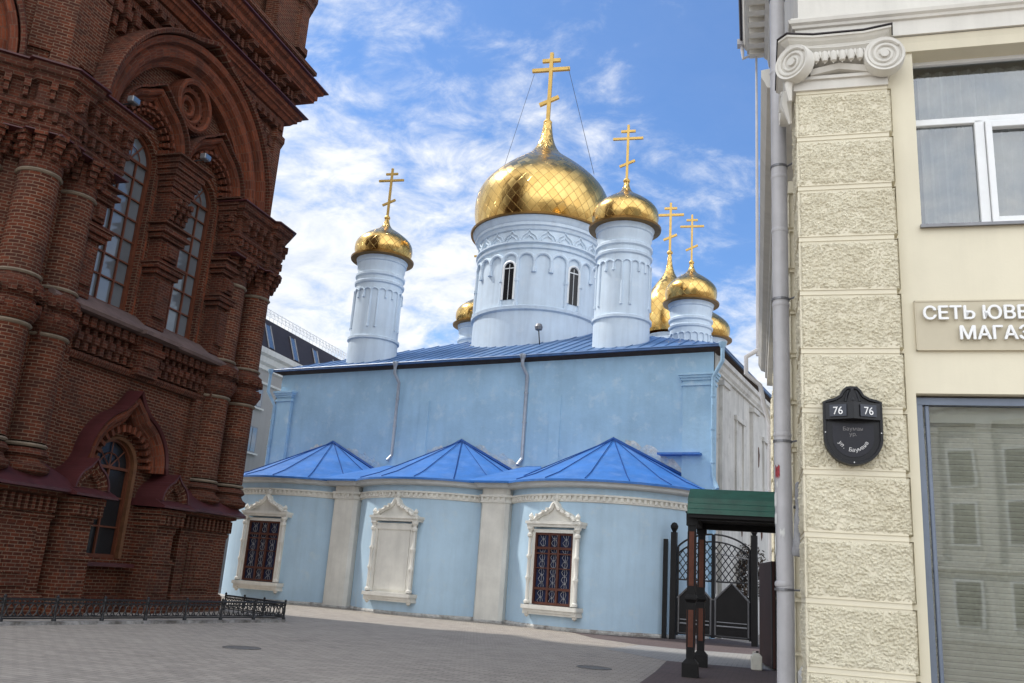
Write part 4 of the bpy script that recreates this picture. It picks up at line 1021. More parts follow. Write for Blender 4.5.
for x in [-5.9 + 2.9 * i + .8 for i in range(10)]:
    for zb in (1.4, 4.6, 8.3, 11.2)[:4]:
        hh = 1.5 if zb < 11 else 1.1
        m = MB(); m.box(x - .62, x + .62, -.05, .02, zb - .08, zb + hh + .08); w_ = m.build('window', ZINC, fb)
        m = MB(); m.box(x - .52, x - .04, -.07, -.05, zb, zb + hh); m.box(x + .04, x + .52, -.07, -.05, zb, zb + hh); m.build('pane', GLASS_B, w_)
        m = MB(); m.box(x - .75, x + .75, -.2, .02, zb - .2, zb - .09); m.build('sill', CREAMW, w_)

# ------------------------------------------------------------------ cream building on the right
KX, KY = 3.0906, 9.1457
rb = thing('cream_corner_building', 'cream corner building with rock-faced pilaster, scroll capital and shop window on the right', 'building', (KX, KY, 0), 106)
RW, RL = 9.0, 18.3   # facade length built, side length
TOPZ = 20.4
WY = .13             # recess of facade wall behind the pilaster face
wxa, wxb, wza, wzb = 1.32, 4.2, 5.66, 7.80
sxa, sxb, sza, szb = 1.17, 4.6, .35, 3.76
m = MB()
def holewall(m, x0, x1, z0, z1, y, holes, dep):
    zs = sorted({z0, z1, *[h[2] for h in holes], *[h[3] for h in holes]}); xs = sorted({x0, x1, *[h[0] for h in holes], *[h[1] for h in holes]})
    for a, b in zip(xs, xs[1:]):
        for c, d in zip(zs, zs[1:]):
            if any(h[0] <= a and b <= h[1] and h[2] <= c and d <= h[3] for h in holes): continue
            m.poly([(a, y, c), (b, y, c), (b, y, d), (a, y, d)])
    for a, b, c, d in holes:
        m.poly([(a, y, c), (b, y, c), (b, y + dep, c), (a, y + dep, c)]); m.poly([(a, y, d), (b, y, d), (b, y + dep, d), (a, y + dep, d)])
        m.poly([(a, y, c), (a, y, d), (a, y + dep, d), (a, y + dep, c)]); m.poly([(b, y, c), (b, y, d), (b, y + dep, d), (b, y + dep, c)])
holewall(m, .12, RW, 0, TOPZ, WY, [(wxa, wxb, wza, wzb), (sxa, sxb, sza, szb)], .34)
m.build('front_wall', CREAM, rb)
m = MB(); m.poly([(.15, WY, 0), (.15, RL, 0), (.15, RL, TOPZ), (.15, WY, TOPZ)]); m.poly([(.15, RL, 0), (RW, RL, 0), (RW, RL, TOPZ), (.15, RL, TOPZ)]); m.poly([(RW, WY, 0), (RW, RL, 0), (RW, RL, TOPZ), (RW, WY, TOPZ)]); m.poly([(.15, WY, TOPZ), (RW, WY, TOPZ), (RW, RL, TOPZ), (.15, RL, TOPZ)])
m.build('side_wall', CREAMW, rb)
# rock-faced blocks: real displaced geometry
def rockblock(x0, x1, y0, y1, z0, z1, seed, nx=120, nz=72, amp=.027, sides=True):
    from mathutils import noise as NZ
    m = MB()
    def fld(p):
        q = Vector((p[0] * 27, p[1] * 27, p[2] * 27)) + Vector((seed * 3.7, seed, 0))
        d_ = NZ.voronoi(q * 1.15)[0]
        return (1 - min(1, d_[0] * 1.5)) * .75 + NZ.noise(q * 2.1) * .45 + NZ.noise(q * .35) * .45 + NZ.noise(q * 4.3) * .2 - .25
    def patch(P0, U, V, nrm, nu, nv):
        g_ = []
        for i in range(nu + 1):
            row = []
            for j in range(nv + 1):
                a, b = i / nu, j / nv
                e = min(a * U.length, (1 - a) * U.length, b * V.length, (1 - b) * V.length); k = math.sqrt(min(1, e / .045))
                p = P0 + U * a + V * b; h = fld(p) * amp * (0.25 + .75 * k) + (k - 1) * .035
                jx = NZ.noise(p * 6 + Vector((seed, 5, 5))) * .008 * (1 - k)
                row.append(p + nrm * h + (U.normalized() + V.normalized()) * jx)
            g_.append(row)
        for i in range(nu):
            for j in range(nv): m.poly([g_[i][j], g_[i + 1][j], g_[i + 1][j + 1], g_[i][j + 1]])
    if nx: patch(Vector((x0, y0, z0)), Vector((x1 - x0, 0, 0)), Vector((0, 0, z1 - z0)), Vector((0, -1, 0)), nx, nz)
    patch(Vector((x0, y1, z0)), Vector((0, y0 - y1, 0)), Vector((0, 0, z1 - z0)), Vector((-1, 0, 0)), int(40 if nx else 24), nz if nx else 24)
    m.poly([(x0, y0, z0), (x1, y0, z0), (x1, y1, z0), (x0, y1, z0)]); m.poly([(x0, y0, z1), (x1, y0, z1), (x1, y1, z1), (x0, y1, z1)]); m.poly([(x1, y0, z0), (x1, y1, z0), (x1, y1, z1), (x1, y0, z1)])
    return m
JZ = [-.33, .31, .945, 1.60, 2.25, 2.89, 3.54, 4.19, 4.85, 5.48, 6.10, 6.72, 7.32]
pil = MB().box(.03, 1.02, .03, .16, 0, 7.5).box(.03, .16, .16, .95, 0, 7.5).build('corner_pilaster', CREAM, rb)
for i in range(1, len(JZ) - 1):
    z0, z1 = JZ[i] + .03, JZ[i + 1] - .025
    rockblock(0.02, 1.06, .02, .96, z0, z1, i + 1.3).build('rock_faced_block', STONE, pil, True)
rockblock(0.02, 1.06, .02, .96, 0, .28, 20).build('rock_faced_block', STONE, pil, True)
for y0, y1 in ((2.7, 5.25), (12.55, 14.25), (16.85, RL + .05)):
    side_pil = MB().box(.03, .16, y0 + .05, y1 - .04, 0, 7.5).build('side_pilaster', CREAM, rb); m = MB()
    for i in range(0, len(JZ) - 1):
        z0, z1 = max(0, JZ[i] + .03), JZ[i + 1] - .03
        b = rockblock(.0, .12, y0, y1, z0, z1, i + y0, nx=0); m.add(b, lambda p: p)
    m.build('rock_faced_blocks', STONE, side_pil, True)
m = MB(); m.ring([(0.15, RL), (0.15, 1.05)], [(0, 0), (.1, 0), (.1, .72), (.04, .8), (0, .82)]); m.build('plinth', CREAMW, rb)
# ionic capital
cap = sub('capital', rb)
m = MB(); m.box(.0, 1.03, 0, .95, 7.34, 7.52); m.box(-.03, 1.06, -.03, .98, 7.46, 7.50); m.build('neck', CREAMW, cap)
def volute(m, c, ux, r=.222, th=.07):
    # spiral scroll: disc plus raised spiral ridge, facing -normal
    ux = Vector(ux).normalized(); uz = Vector((0, 0, 1)); nn = ux.cross(uz).normalized(); c = Vector(c)   # nn faces outward
    f = lambda a, rr, d: c + ux * (math.cos(a) * rr) + uz * (math.sin(a) * rr) + nn * d
    n = 40
    for j in range(n):
        a, b = 2 * PI * j / n, 2 * PI * (j + 1) / n
        for (r0, d0), (r1, d1) in (((r, -.14), (r, -.03)), ((r, -.03), (r * .95, 0)), ((r * .95, 0), (r * .84, -.005)), ((r * .84, -.005), (r * .8, -.03)), ((r * .8, -.03), (.001, -.03))):
            m.poly([f(a, r0, d0), f(b, r0, d0), f(b, r1, d1), f(a, r1, d1)])
    m.tube([f(2.4 * PI * 2 * q / 70 + .6, r * (.86 - .66 * q / 70), -.025) for q in range(71)], [.026 - .012 * q / 70 for q in range(71)], 7)
    m.tube([f(a, 0, -.05 + .0) for a in (0,)] + [f(0, 0, .005)], .045, 12)
m = MB(); volute(m, (.985, -.17, 7.64), (1, 0, 0)); m.build('volute', CREAMW, cap, True)
m = MB(); volute(m, (-.03, -.15, 7.64), (.82, -.56, 0)); m.build('volute', CREAMW, cap, True)
m = MB(); volute(m, (-.13, .95, 7.66), (0.05, -1, 0)); m.build('volute', CREAMW, cap, True)
m = MB(); m.lathe(0, 0, [(.19, 0), (.13, .3), (.12, .45), (.13, .6), (.19, .9)], 20)
MB().add(m, lambda p: Vector((-.02 + p.x * .6, p.z * .95 + .02, 7.66 + p.y))).build('bolster', CREAMW, cap, True)
m = MB()   # canalis and echinus with eggs
m.arch([(-.0, 7.855), (.25, 7.83), (.5, 7.82), (.75, 7.83), (1.0, 7.855)], [(0, .1), (0, -.10), (-.03, -.14), (-.05, -.11), (-.07, -.10), (-.07, .1)])
m.arch([(.16, 7.62), (.84, 7.62)], [(0, .1), (0, -.02), (.05, -.09), (.12, -.11), (.13, .1)])
for q in range(6):
    x = .25 + q * .095; e = MB().lathe(0, 0, [(0, -.085), (.03, -.07), (.042, -.02), (.035, .04), (0, .07)], 10); m.add(e, lambda p, x=x: Vector((x + p.x, -.13 + p.y, 7.69 + p.z)))
    m.tube([(x - .05, -.11, 7.76), (x - .055, -.14, 7.70), (x, -.12, 7.60), (x + .055, -.14, 7.70), (x + .05, -.11, 7.76)], .011, 5)
m.arch([(.18, 7.56), (.5, 7.62), (.82, 7.56)], [(0, .1), (0, -.08), (-.06, -.05), (-.08, .1)])
m.build('echinus', CREAMW, cap, True)
m = MB(); m.tube([(.0, -.02, 7.55), (-.06, -.03, 7.4), (-.04, -.02, 7.2)], [.06, .05, .02], 7); m.tube([(-.04, .25, 7.45), (-.07, .25, 7.3), (-.03, .25, 7.05)], [.09, .07, .02], 7); m.build('hanging_leaf', CREAMW, cap, True)
abp = [(-.14, 1.05), (-.14, -.06), (-.06, -.15), (.22, -.09), (.78, -.09), (1.04, -.15), (1.08, .13)]
m = MB(); m.ring(abp, [(-.3, 7.84), (-.06, 7.84), (-.05, 7.90), (-.01, 7.93), (.01, 7.955), (.03, 7.96), (.03, 7.985), (-.4, 7.99)]); m.build('abacus', CREAMW, cap)
m = MB(); m.ring(abp, [(-.4, 8.0), (.045, 7.992), (.045, 8.006), (-.4, 8.02)]); m.build('cap_flashing', MANS, cap)
# entablature over the ground storeys
m = MB(); m.ring([(0.15, RL), (.15, 1.7)], [(0, 7.95), (.25, 7.97), (.25, 8.2), (.3, 8.22), (.3, 8.4), (.42, 8.45), (.5, 8.62), (.5, 8.72), (0, 8.8)])
m.build('side_cornice', CREAMW, rb)
m = MB(); ep = [(.05, 1.7), (.05, .05), (1.06, .05), (RW, .05)]
m.ring(ep, [(-.1, 7.98), (.02, 7.98), (.02, 8.17), (.05, 8.18), (.06, 8.21), (.09, 8.23), (.10, 8.27), (.07, 8.28), (.07, 8.31), (-.02, 8.33), (-.02, 9.2), (-.1, 9.2)]); m.build('front_entablature', CREAMW, rb)
MB().arch([(1.02, 7.80), (RW, 7.80)], [(0, WY), (0, .10), (.1, .08), (.17, .06), (.18, WY)]).build('window_head_band', CREAM, rb)
m = MB(); m.ring([(0.15, RL), (.15, .15)], [(0, 19.2), (.1, 19.22), (.14, 19.5), (.25, 19.6), (.25, 19.75), (.82, 19.8), (.82, 19.95), (.9, 20.0), (.96, 20.2), (0, 20.25)])
y = RL - .2
while y > .5: m.box(.15 - .74, .0, y - .14, y + .14, 19.6, 19.8); y -= .6
m.build('main_cornice', CREAMW, rb)
m = MB(); m.ring([(.15, RL + .05), (.15, .1)], [(.92, 20.2), (1.04, 20.22), (1.07, 20.34), (1.04, 20.34), (.9, 20.3)]); gt = m.build('roof_gutter', MANS, rb)
# far drainpipe of the side wall
m = MB(); m.tube([(.15 - 1.02, RL - .1, 20.25), (.15 - .97, RL - .1, 19.85), (.15 - .95, RL - .1, 19.6), (-.36, RL - .12, 19.75), (-.36, RL - .12, 8.9)], .06, 8); m.tube([(-.36, RL - .12, 9.1), (-.72, RL - .2, 8.85), (-.72, RL - .2, 8.3), (-.3, RL - .15, 7.95), (-.2, RL - .12, 7.4), (-.02, RL - .12, 6.7), (-.02, RL - .12, .2)], .075, 8)
m.box(-1.0, -.72, RL - .25, RL + .05, 20.1, 20.3); m.build('far_drainpipe', SOFT, rb, True)
# upper window
uw = sub('upper_window', rb); yw = WY + .22
m = MB(); m.box(wxa, wxb, yw, yw + .07, wza, wza + .07); m.box(wxa, wxb, yw, yw + .07, 6.97, 7.05); m.box(wxa, wxb, yw, yw + .07, 7.76, 7.80); m.box(wxa, wxa + .04, yw, yw + .07, wza, wzb)
m.box(1.97, 2.07, yw, yw + .07, wza, 7.0); m.box(3.3, 3.4, yw, yw + .07, wza, 7.0); m.box(4.14, 4.2, yw, yw + .07, wza, wzb)
m.box(2.075, 2.14, yw - .03, yw + .06, wza + .07, 6.965); m.box(3.24, 3.295, yw - .03, yw + .06, wza + .07, 6.965); m.box(2.14, 3.24, yw - .03, yw + .06, wza + .07, wza + .14); m.box(2.14, 3.24, yw - .03, yw + .06, 6.89, 6.965)
m.build('frame', PVC, uw, bev=.006)
m = MB(); m.poly([(wxa, yw + .05, wza), (wxb, yw + .05, wza), (wxb, yw + .05, wzb), (wxa, yw + .05, wzb)])
def shopglass(name, trans=True):
    mm, t, b = newmat(name); t.nodes.remove(b); o_ = [n for n in t.nodes if n.type == 'OUTPUT_MATERIAL'][0]
    tr = N('ShaderNodeBsdfTransparent', t); tr.inputs[0].default_value = (.93, .95, .92, 1); gl = N('ShaderNodeBsdfGlossy', t); gl.inputs['Roughness'].default_value = .015; gl.inputs['Color'].default_value = (.9, .93, .95, 1)
    fr_ = N('ShaderNodeFresnel', t); fr_.inputs['IOR'].default_value = 1.75; ms = N('ShaderNodeMixShader', t)
    n_ = N('ShaderNodeBump', t); n_.inputs['Strength'].default_value = .08; n_.inputs['Distance'].default_value = .02; t.links.new(noise(t, .8, 2, .5), n_.inputs['Height']); t.links.new(n_.outputs[0], gl.inputs['Normal'])
    mp_ = N('ShaderNodeMath', t, operation='MULTIPLY_ADD'); mp_.inputs[1].default_value = 1.0; mp_.inputs[2].default_value = .09; t.links.new(fr_.outputs[0], mp_.inputs[0])
    t.links.new(mp_.outputs[0], ms.inputs[0]); t.links.new(tr.outputs[0], ms.inputs[1]); t.links.new(gl.outputs[0], ms.inputs[2]); t.links.new(ms.outputs[0], o_.inputs[0]); return mm
SGLASS = shopglass('reflective_clear_glass')
m.build('pane', SGLASS, uw)
m = MB()
for q in range(26):
    x = wxa + .12 + q * .03; y0 = yw + .22 + .035 * math.sin(q * 1.3); y1 = yw + .22 + .035 * math.sin((q + 1) * 1.3); m.poly([(x, y0, wza), (x + .03, y1, wza), (x + .03, y1, 7.78), (x, y0, 7.78)])
for q in range(60):
    x = 2.15 + q * .034; y0 = yw + .22 + .03 * math.sin(q * 1.1); y1 = yw + .22 + .03 * math.sin((q + 1) * 1.1); m.poly([(x, y0, wza), (x + .034, y1, wza), (x + .034, y1, 7.78), (x, y0, 7.78)])
m.build('curtain', CURT, uw, True)
m = MB(); m.box(wxa - .3, wxb + .3, yw + .9, yw + .95, wza - .3, wzb + .3); m.build('room_backing', MANS, uw)
m = MB(); m.hexa([(wxa - .02, WY - .06, wza - .06), (wxb, WY - .06, wza - .06), (wxb, yw, wza - .02), (wxa - .02, yw, wza - .02), (wxa - .02, WY - .06, wza - .025), (wxb, WY - .06, wza - .025), (wxb, yw, wza + .012), (wxa - .02, yw, wza + .012)]); m.build('sill', ZINC, uw)
# shop window with a roller shutter behind the glass
sw = sub('shop_window', rb); yw = WY + .10
m = MB(); m.box(sxa, sxa + .075, yw, yw + .1, sza, szb - .1); m.box(sxa, sxb, yw, yw + .1, szb - .1, szb - .02); m.box(sxb - .08, sxb, yw, yw + .1, sza, szb); m.box(sxa, sxb, yw, yw + .1, sza, sza + .1); m.box(sxa + .1, sxa + .14, yw + .03, yw + .08, sza + .1, szb - .1)
m.build('frame', ALU, sw, bev=.006)
m = MB(); m.poly([(sxa + .08, yw + .055, sza), (sxb, yw + .055, sza), (sxb, yw + .055, szb - .1), (sxa + .08, yw + .055, szb - .1)]); m.build('pane', SGLASS, sw)
m = MB(); z = sza
while z < 3.5: 
    m.poly([(sxa + .1, yw + .24, z), (sxb, yw + .24, z), (sxb, yw + .21, z + .03), (sxa + .1, yw + .21, z + .03)]); m.poly([(sxa + .1, yw + .21, z + .03), (sxb, yw + .21, z + .03), (sxb, yw + .24, z + .055), (sxa + .1, yw + .24, z + .055)]); z += .058
m.box(sxa, sxb, yw + .15, yw + .33, 3.5, 3.7); m.build('roller_shutter', SHUT, sw)
m = MB(); m.poly([(sxa, yw + .35, sza), (sxb, yw + .35, sza), (sxb, yw + .35, szb), (sxa, yw + .35, szb)]); m.build('backing', MANS, sw)
# sign board with raised letters
sg = thing('shop_sign', 'beige sign board with white raised Cyrillic letters over the shop window', 'sign', (KX, KY, 0), 106)
m = MB(); m.box(1.205, 4.3, WY - .035, WY, 4.23, 4.75); m.build('board', SIGNB, sg)
m = MB()
for a in ((1.195, 4.31, 4.75, 4.765), (1.195, 4.31, 4.215, 4.23)): m.box(a[0], a[1], WY - .042, WY, a[2], a[3])
m.box(1.195, 1.205, WY - .042, WY, 4.215, 4.765); m.build('board_trim', SIGNB, sg)
LR = (PI / 2, 0, 0)
text('СЕТЬ ЮВЕЛИРНЫХ', .20, .014, LETTER, 'lettering', sg, (1.262, WY - .066, 4.545), LR, bold=.005, xs=.98)
text('МАГАЗИНОВ', .20, .014, LETTER, 'lettering', sg, (1.60, WY - .066, 4.325), LR, bold=.005, xs=.98)
# house number plaque
pq = thing('house_number_plaque', 'black shield-shaped house number plaque reading 76 on the rock-faced pilaster', 'plaque', (KX, KY, 0), 106)
pc = .52
def shield(k, dz=0):
    half = [(0, 3.785), (.05, 3.78), (.085, 3.745), (.115, 3.69), (.17, 3.655), (.24, 3.635), (.285, 3.62), (.285, 3.30)]
    half += [(.285 * math.cos(a), 3.245 - .285 * math.sin(a)) for a in [PI / 2 * q / 12 for q in range(1, 13)]]
    zc_ = 3.36
    return [(pc + x * k, zc_ + (z - zc_) * k + dz) for x, z in half] + [(pc - x * k, zc_ + (z - zc_) * k + dz) for x, z in half[1:-1][::-1]]
yb = -.045
m = MB(); m.prism(shield(1.0), yb - .02, .06); body = m.build('body', BLACKP, pq, bev=.006)
m = MB(); m.arch(shield(.97) + [shield(.97)[0]], [(-.02, yb - .02), (-.015, yb - .045), (.01, yb - .045), (.015, yb - .02)], caps=False); m.build('rim', BLACKP, pq, True)
# number box: two panels meeting at an angle
m = MB(); pr = [(pc - .27, yb - .02), (pc - .27, yb - .05), (pc, yb - .15), (pc + .27, yb - .05), (pc + .27, yb - .02)]; m.vprism(pr, 3.42, 3.60); m.build('number_box', BLACKP, pq, bev=.004)
m = MB(); m.prism([(pc - .06, 3.60), (pc - .03, 3.70), (pc, 3.74), (pc + .03, 3.70), (pc + .06, 3.60)], yb - .09, yb); m.tube([(pc, yb - .08, 3.62), (pc, yb - .05, 3.75)], .02, 8); m.tube([(pc - .07, yb - .08, 3.61), (pc - .04, yb - .05, 3.72)], .012, 8); m.tube([(pc + .07, yb - .08, 3.61), (pc + .04, yb - .05, 3.72)], .012, 8); m.build('crest', BLACKP, pq, True)
for sg_ in (-1, 1):
    ang = math.atan2(.10, .27) * sg_
    c = Vector((pc + sg_ * .145, yb - .105, 3.51)); ax = Vector((.27, .10 * sg_, 0)).normalized(); nn = Vector((ax.y, -ax.x, 0))
    m = MB(); m.obox(c + nn * .004, ax, nn, (0, 0, 1), .085, .004, .062); m.build('number_panel', NUMBG, pq)
    text('76', .115, .002, LETTER, 'numerals', pq, tuple(c + nn * .0105 + Vector((0, 0, -.042))), (PI / 2, 0, ang), 'CENTER', xs=.9)
m = MB(); m.prism([(pc + x, z) for x, z in [(-.2, 3.39), (.2, 3.39)] + [(.2 * math.cos(a), 3.24 - .2 * math.sin(a)) for a in [PI * q / 14 for q in range(0, 15)]]], yb - .026, yb - .015); m.build('name_panel', paint('dark_name_panel', (.018, .018, .024), .4, .1, 6, 60, 0, spec=.3), pq)
GREYL = paint('faded_grey_lettering', (.20, .19, .19), .6, .1, 10, 10, 0)
LETG = paint('dull_white_lettering', (.62, .61, .60), .5, .1, 10, 10, 0)
text('Бауман', .055, .001, GREYL, 'small_lettering', pq, (pc, yb - .028, 3.315), LR, 'CENTER'); text('ур.', .055, .001, GREYL, 'small_lettering', pq, (pc, yb - .028, 3.26), LR, 'CENTER')
word = 'ул. Баумана'
for i, ch in enumerate(word):
    if ch == ' ': continue
    a = R(-158 + 136 * (i + .5) / len(word)); rr = .16
    text(ch, .056, .001, LETG, 'arc_lettering', pq, (pc + rr * math.cos(a), yb - .029, 3.255 + rr * math.sin(a)), (PI / 2, 0, 0), 'CENTER').rotation_euler = (PI / 2, -(a + PI / 2), 0)
for x, z in ((-.27, 3.29), (.27, 3.29), (0, 2.985)): m = MB(); m.obox((pc + x, yb - .05, z), (1, 0, 0), (0, 1, 0), (0, 0, 1), .005, .006, .005); m.build('screw', LETTER, pq)
# big grey downpipe at the corner
dp = thing('grey_downpipe', 'tall grey enamelled downpipe beside the rock-faced corner pilaster with torn stickers', 'downpipe', (KX, KY, 0), 106)
dx, dy = -.135, 1.38
m = MB(); m.tube([(dx, dy, .1), (dx + .012, dy, 1.6), (dx, dy, 3.2), (dx, dy, 13)], .098, 24)
m.build('pipe', SOFT, dp, True)
for z in (1.76, 3.5, 5.15, 6.15, 6.9, 8.45): MB().tube([(dx, dy, z - .03), (dx, dy, z - .012), (dx, dy, z + .012), (dx, dy, z + .03)], [.099, .106, .106, .099], 20).build('pipe_joint', SOFT, dp, True)
for z in (1.7, 3.42, 5.22, 7.05, 9.6): MB().tube([(dx, dy, z - .015), (dx, dy, z + .015)], .109, 20).tube([(dx + .1, dy - .02, z), (.14, dy - .25, z)], .012, 6).build('bracket', ZINC, dp)
for a, z, w, h_, mt_ in ((-2.3, 3.05, .34, .13, STICKR), (-2.75, 2.72, .3, .16, STICK), (-2.7, 2.5, .25, .12, STICK), (-1.75, 2.34, .3, .075, STICK), (-2.8, 2.2, .2, .2, STICK), (-2.35, 2.9, .1, .06, STICK)):
    m = MB(); r_ = .1
    for q in range(6):
        a0 = a + w * q; a1 = a + w * (q + 1); a0 = a - w + w * 2 * q / 6; a1 = a - w + w * 2 * (q + 1) / 6; j = .03 * math.sin(q * 5 + a)
        m.poly([(dx + r_ * math.cos(a0), dy + r_ * math.sin(a0), z - h_ / 2 + j), (dx + r_ * math.cos(a1), dy + r_ * math.sin(a1), z - h_ / 2 - j), (dx + r_ * math.cos(a1), dy + r_ * math.sin(a1), z + h_ / 2), (dx + r_ * math.cos(a0), dy + r_ * math.sin(a0), z + h_ / 2 - j)])
    m.build('sticker', mt_, dp)
# grey tarpaulin wrapped box on the side of the pilaster
wb = thing('wrapped_wall_lamp', 'grey cloth-wrapped wall fitting hanging beside the corner pilaster', 'wall lamp', (KX, KY, 0), 106)
m = MB(); m.lathe(0, 0, [(.02, 2.98), (.05, 2.95), (.06, 2.75), (.045, 2.6), (.07, 2.5), (.09, 2.2), (.13, 1.98), (.12, 1.94), (0, 1.93)], 14)
MB().add(m, lambda p: Vector((p.x * .65 + .02, p.y * .65 + 1.05, p.z * .8 + .52))).build('cloth_cover', paint('grey_cloth', (.30, .30, .31), .8, .4, 9, 12, .6, .03), wb, True)
MB().tube([(.1, 1.05, 2.6), (-.03, 1.08, 2.62)], .02, 6).build('bracket', DARKMET, wb)

# ------------------------------------------------------------------ canopy with posts
hx = Vector((math.sin(R(16)), math.cos(R(16)), 0)); lx = Vector((math.cos(R(16)), -math.sin(R(16)), 0))
cn = thing('entrance_canopy', 'green corrugated canopy on two black and terracotta posts by the side wall', 'canopy', (3.9, 18.2, 0), 106)
# local X = towards the wall, local Y = away along the street
def cpost(x, y):
    m = MB(); m.box(x - .155, x + .155, y - .155, y + .155, 0, .26)
    P = lambda a, z: [(x - a, y - a, z), (x + a, y - a, z), (x + a, y + a, z), (x - a, y + a, z)]
    m.hexa(P(.155, .26) + P(.085, .34)); m.box(x - .08, x + .08, y - .08, y + .08, .34, 3.08)
    m.hexa(P(.083, 1.40) + P(.125, 1.46)); m.box(x - .125, x + .125, y - .125, y + .125, 1.46, 1.50); m.hexa(P(.125, 1.5) + P(.083, 1.56)); m.box(x - .11, x + .11, y - .11, y + .11, 2.9, 3.08)
    p = m.build('post', POSTD, cn)
    m = MB()
    for a, b in ((.56, 1.26), (1.72, 2.78)):
        m.box(x - .05, x + .05, y - .087, y + .087, a, b); m.box(x - .087, x + .087, y - .05, y + .05, a, b)
    m.build('post_panel', POSTR, p)
cpost(.02, 0); cpost(.06, 2.72)
m = MB(); m.box(-.04, 1.75, -.09, .09, 3.02, 3.14); m.box(-.04, 1.75, 2.63, 2.81, 3.02, 3.14); m.box(-.1, .08, 0, 2.72, 3.02, 3.14); m.box(-.04, 1.75, -.3, -.22, 3.05, 3.16); m.box(-.04, 1.75, 2.95, 3.03, 3.05, 3.16)
q = 0
while q < 14: m.box(-.1, 1.75, -.2 + q * .22, -.13 + q * .22, 3.14, 3.17); q += 1
m.build('frame', POSTD, cn)
m = MB(); prof = []
for (a, b) in (((-.34, 3.14), (-.20, 3.42)), ((-.20, 3.42), (.35, 3.66)), ((.35, 3.66), (1.36, 3.78)), ((1.36, 3.78), (2.4, 3.66)), ((2.4, 3.66), (2.92, 3.42)), ((2.92, 3.42), (3.06, 3.14))):
    n = max(2, int(math.hypot(b[0] - a[0], b[1] - a[1]) / .055))
    for i in range(n):
        t_ = i / n; prof.append((a[0] + (b[0] - a[0]) * t_, a[1] + (b[1] - a[1]) * t_ + (.02 if len(prof) % 2 else -.02)))
prof.append((3.06, 3.14))
for (a, b) in zip(prof, prof[1:]):
    m.poly([(-.06, a[0], a[1]), (1.82, a[0], a[1]), (1.82, b[0], b[1]), (-.06, b[0], b[1])])
m.poly([(-.06, a[0], a[1]) for a in prof]); m.build('roof', GREENR, cn)
m = MB(); m.poly([(-.05, -.33, 3.15), (1.81, -.33, 3.15), (1.81, 3.05, 3.15), (-.05, 3.05, 3.15)]); m.build('ceiling', BROWNW, cn)
# open steel door under the canopy
dr = thing('steel_door', 'dark brown steel door standing open under the green canopy', 'door', (6.46, 21.0, 0), heading=math.degrees(math.atan2(.30, 2.1)))
m = MB(); m.box(0, 2.1, 0, .06, .05, 2.42); m.build('leaf', DOORB, dr, bev=.006)
MB().box(1.95, 2.03, -.07, 0, 1.0, 1.14).build('handle', DARKMET, dr); MB().box(.18, .4, -.006, -.001, 2.1, 2.25).build('notice', CANW, dr); MB().box(.02, .08, -.02, .08, .05, 2.42).build('hinge_post', DARKMET, dr)
m = MB(); m.box(-.12, .12, -.08, .08, 0, .3); m.hexa([(-.12, -.08, .3), (.12, -.08, .3), (.12, .08, .3), (-.12, .08, .3), (-.06, -.05, .37), (.06, -.05, .37), (.06, .05, .37), (-.06, .05, .37)])
jc = thing('jerrycan', 'small white plastic jerrycan standing by the open brown door', 'canister', (6.02, 21.0, 0), rotz=R(-10))
m.build('body', CANW, jc, bev=.02); MB().lathe(.02, 0, [(.03, .37), (.035, .41), (0, .41)], 10).build('cap', DARKMET, jc, True); MB().tube([(-.09, 0, .33), (-.06, 0, .4), (-.01, 0, .4)], .012, 6).build('handle', CANW, jc)

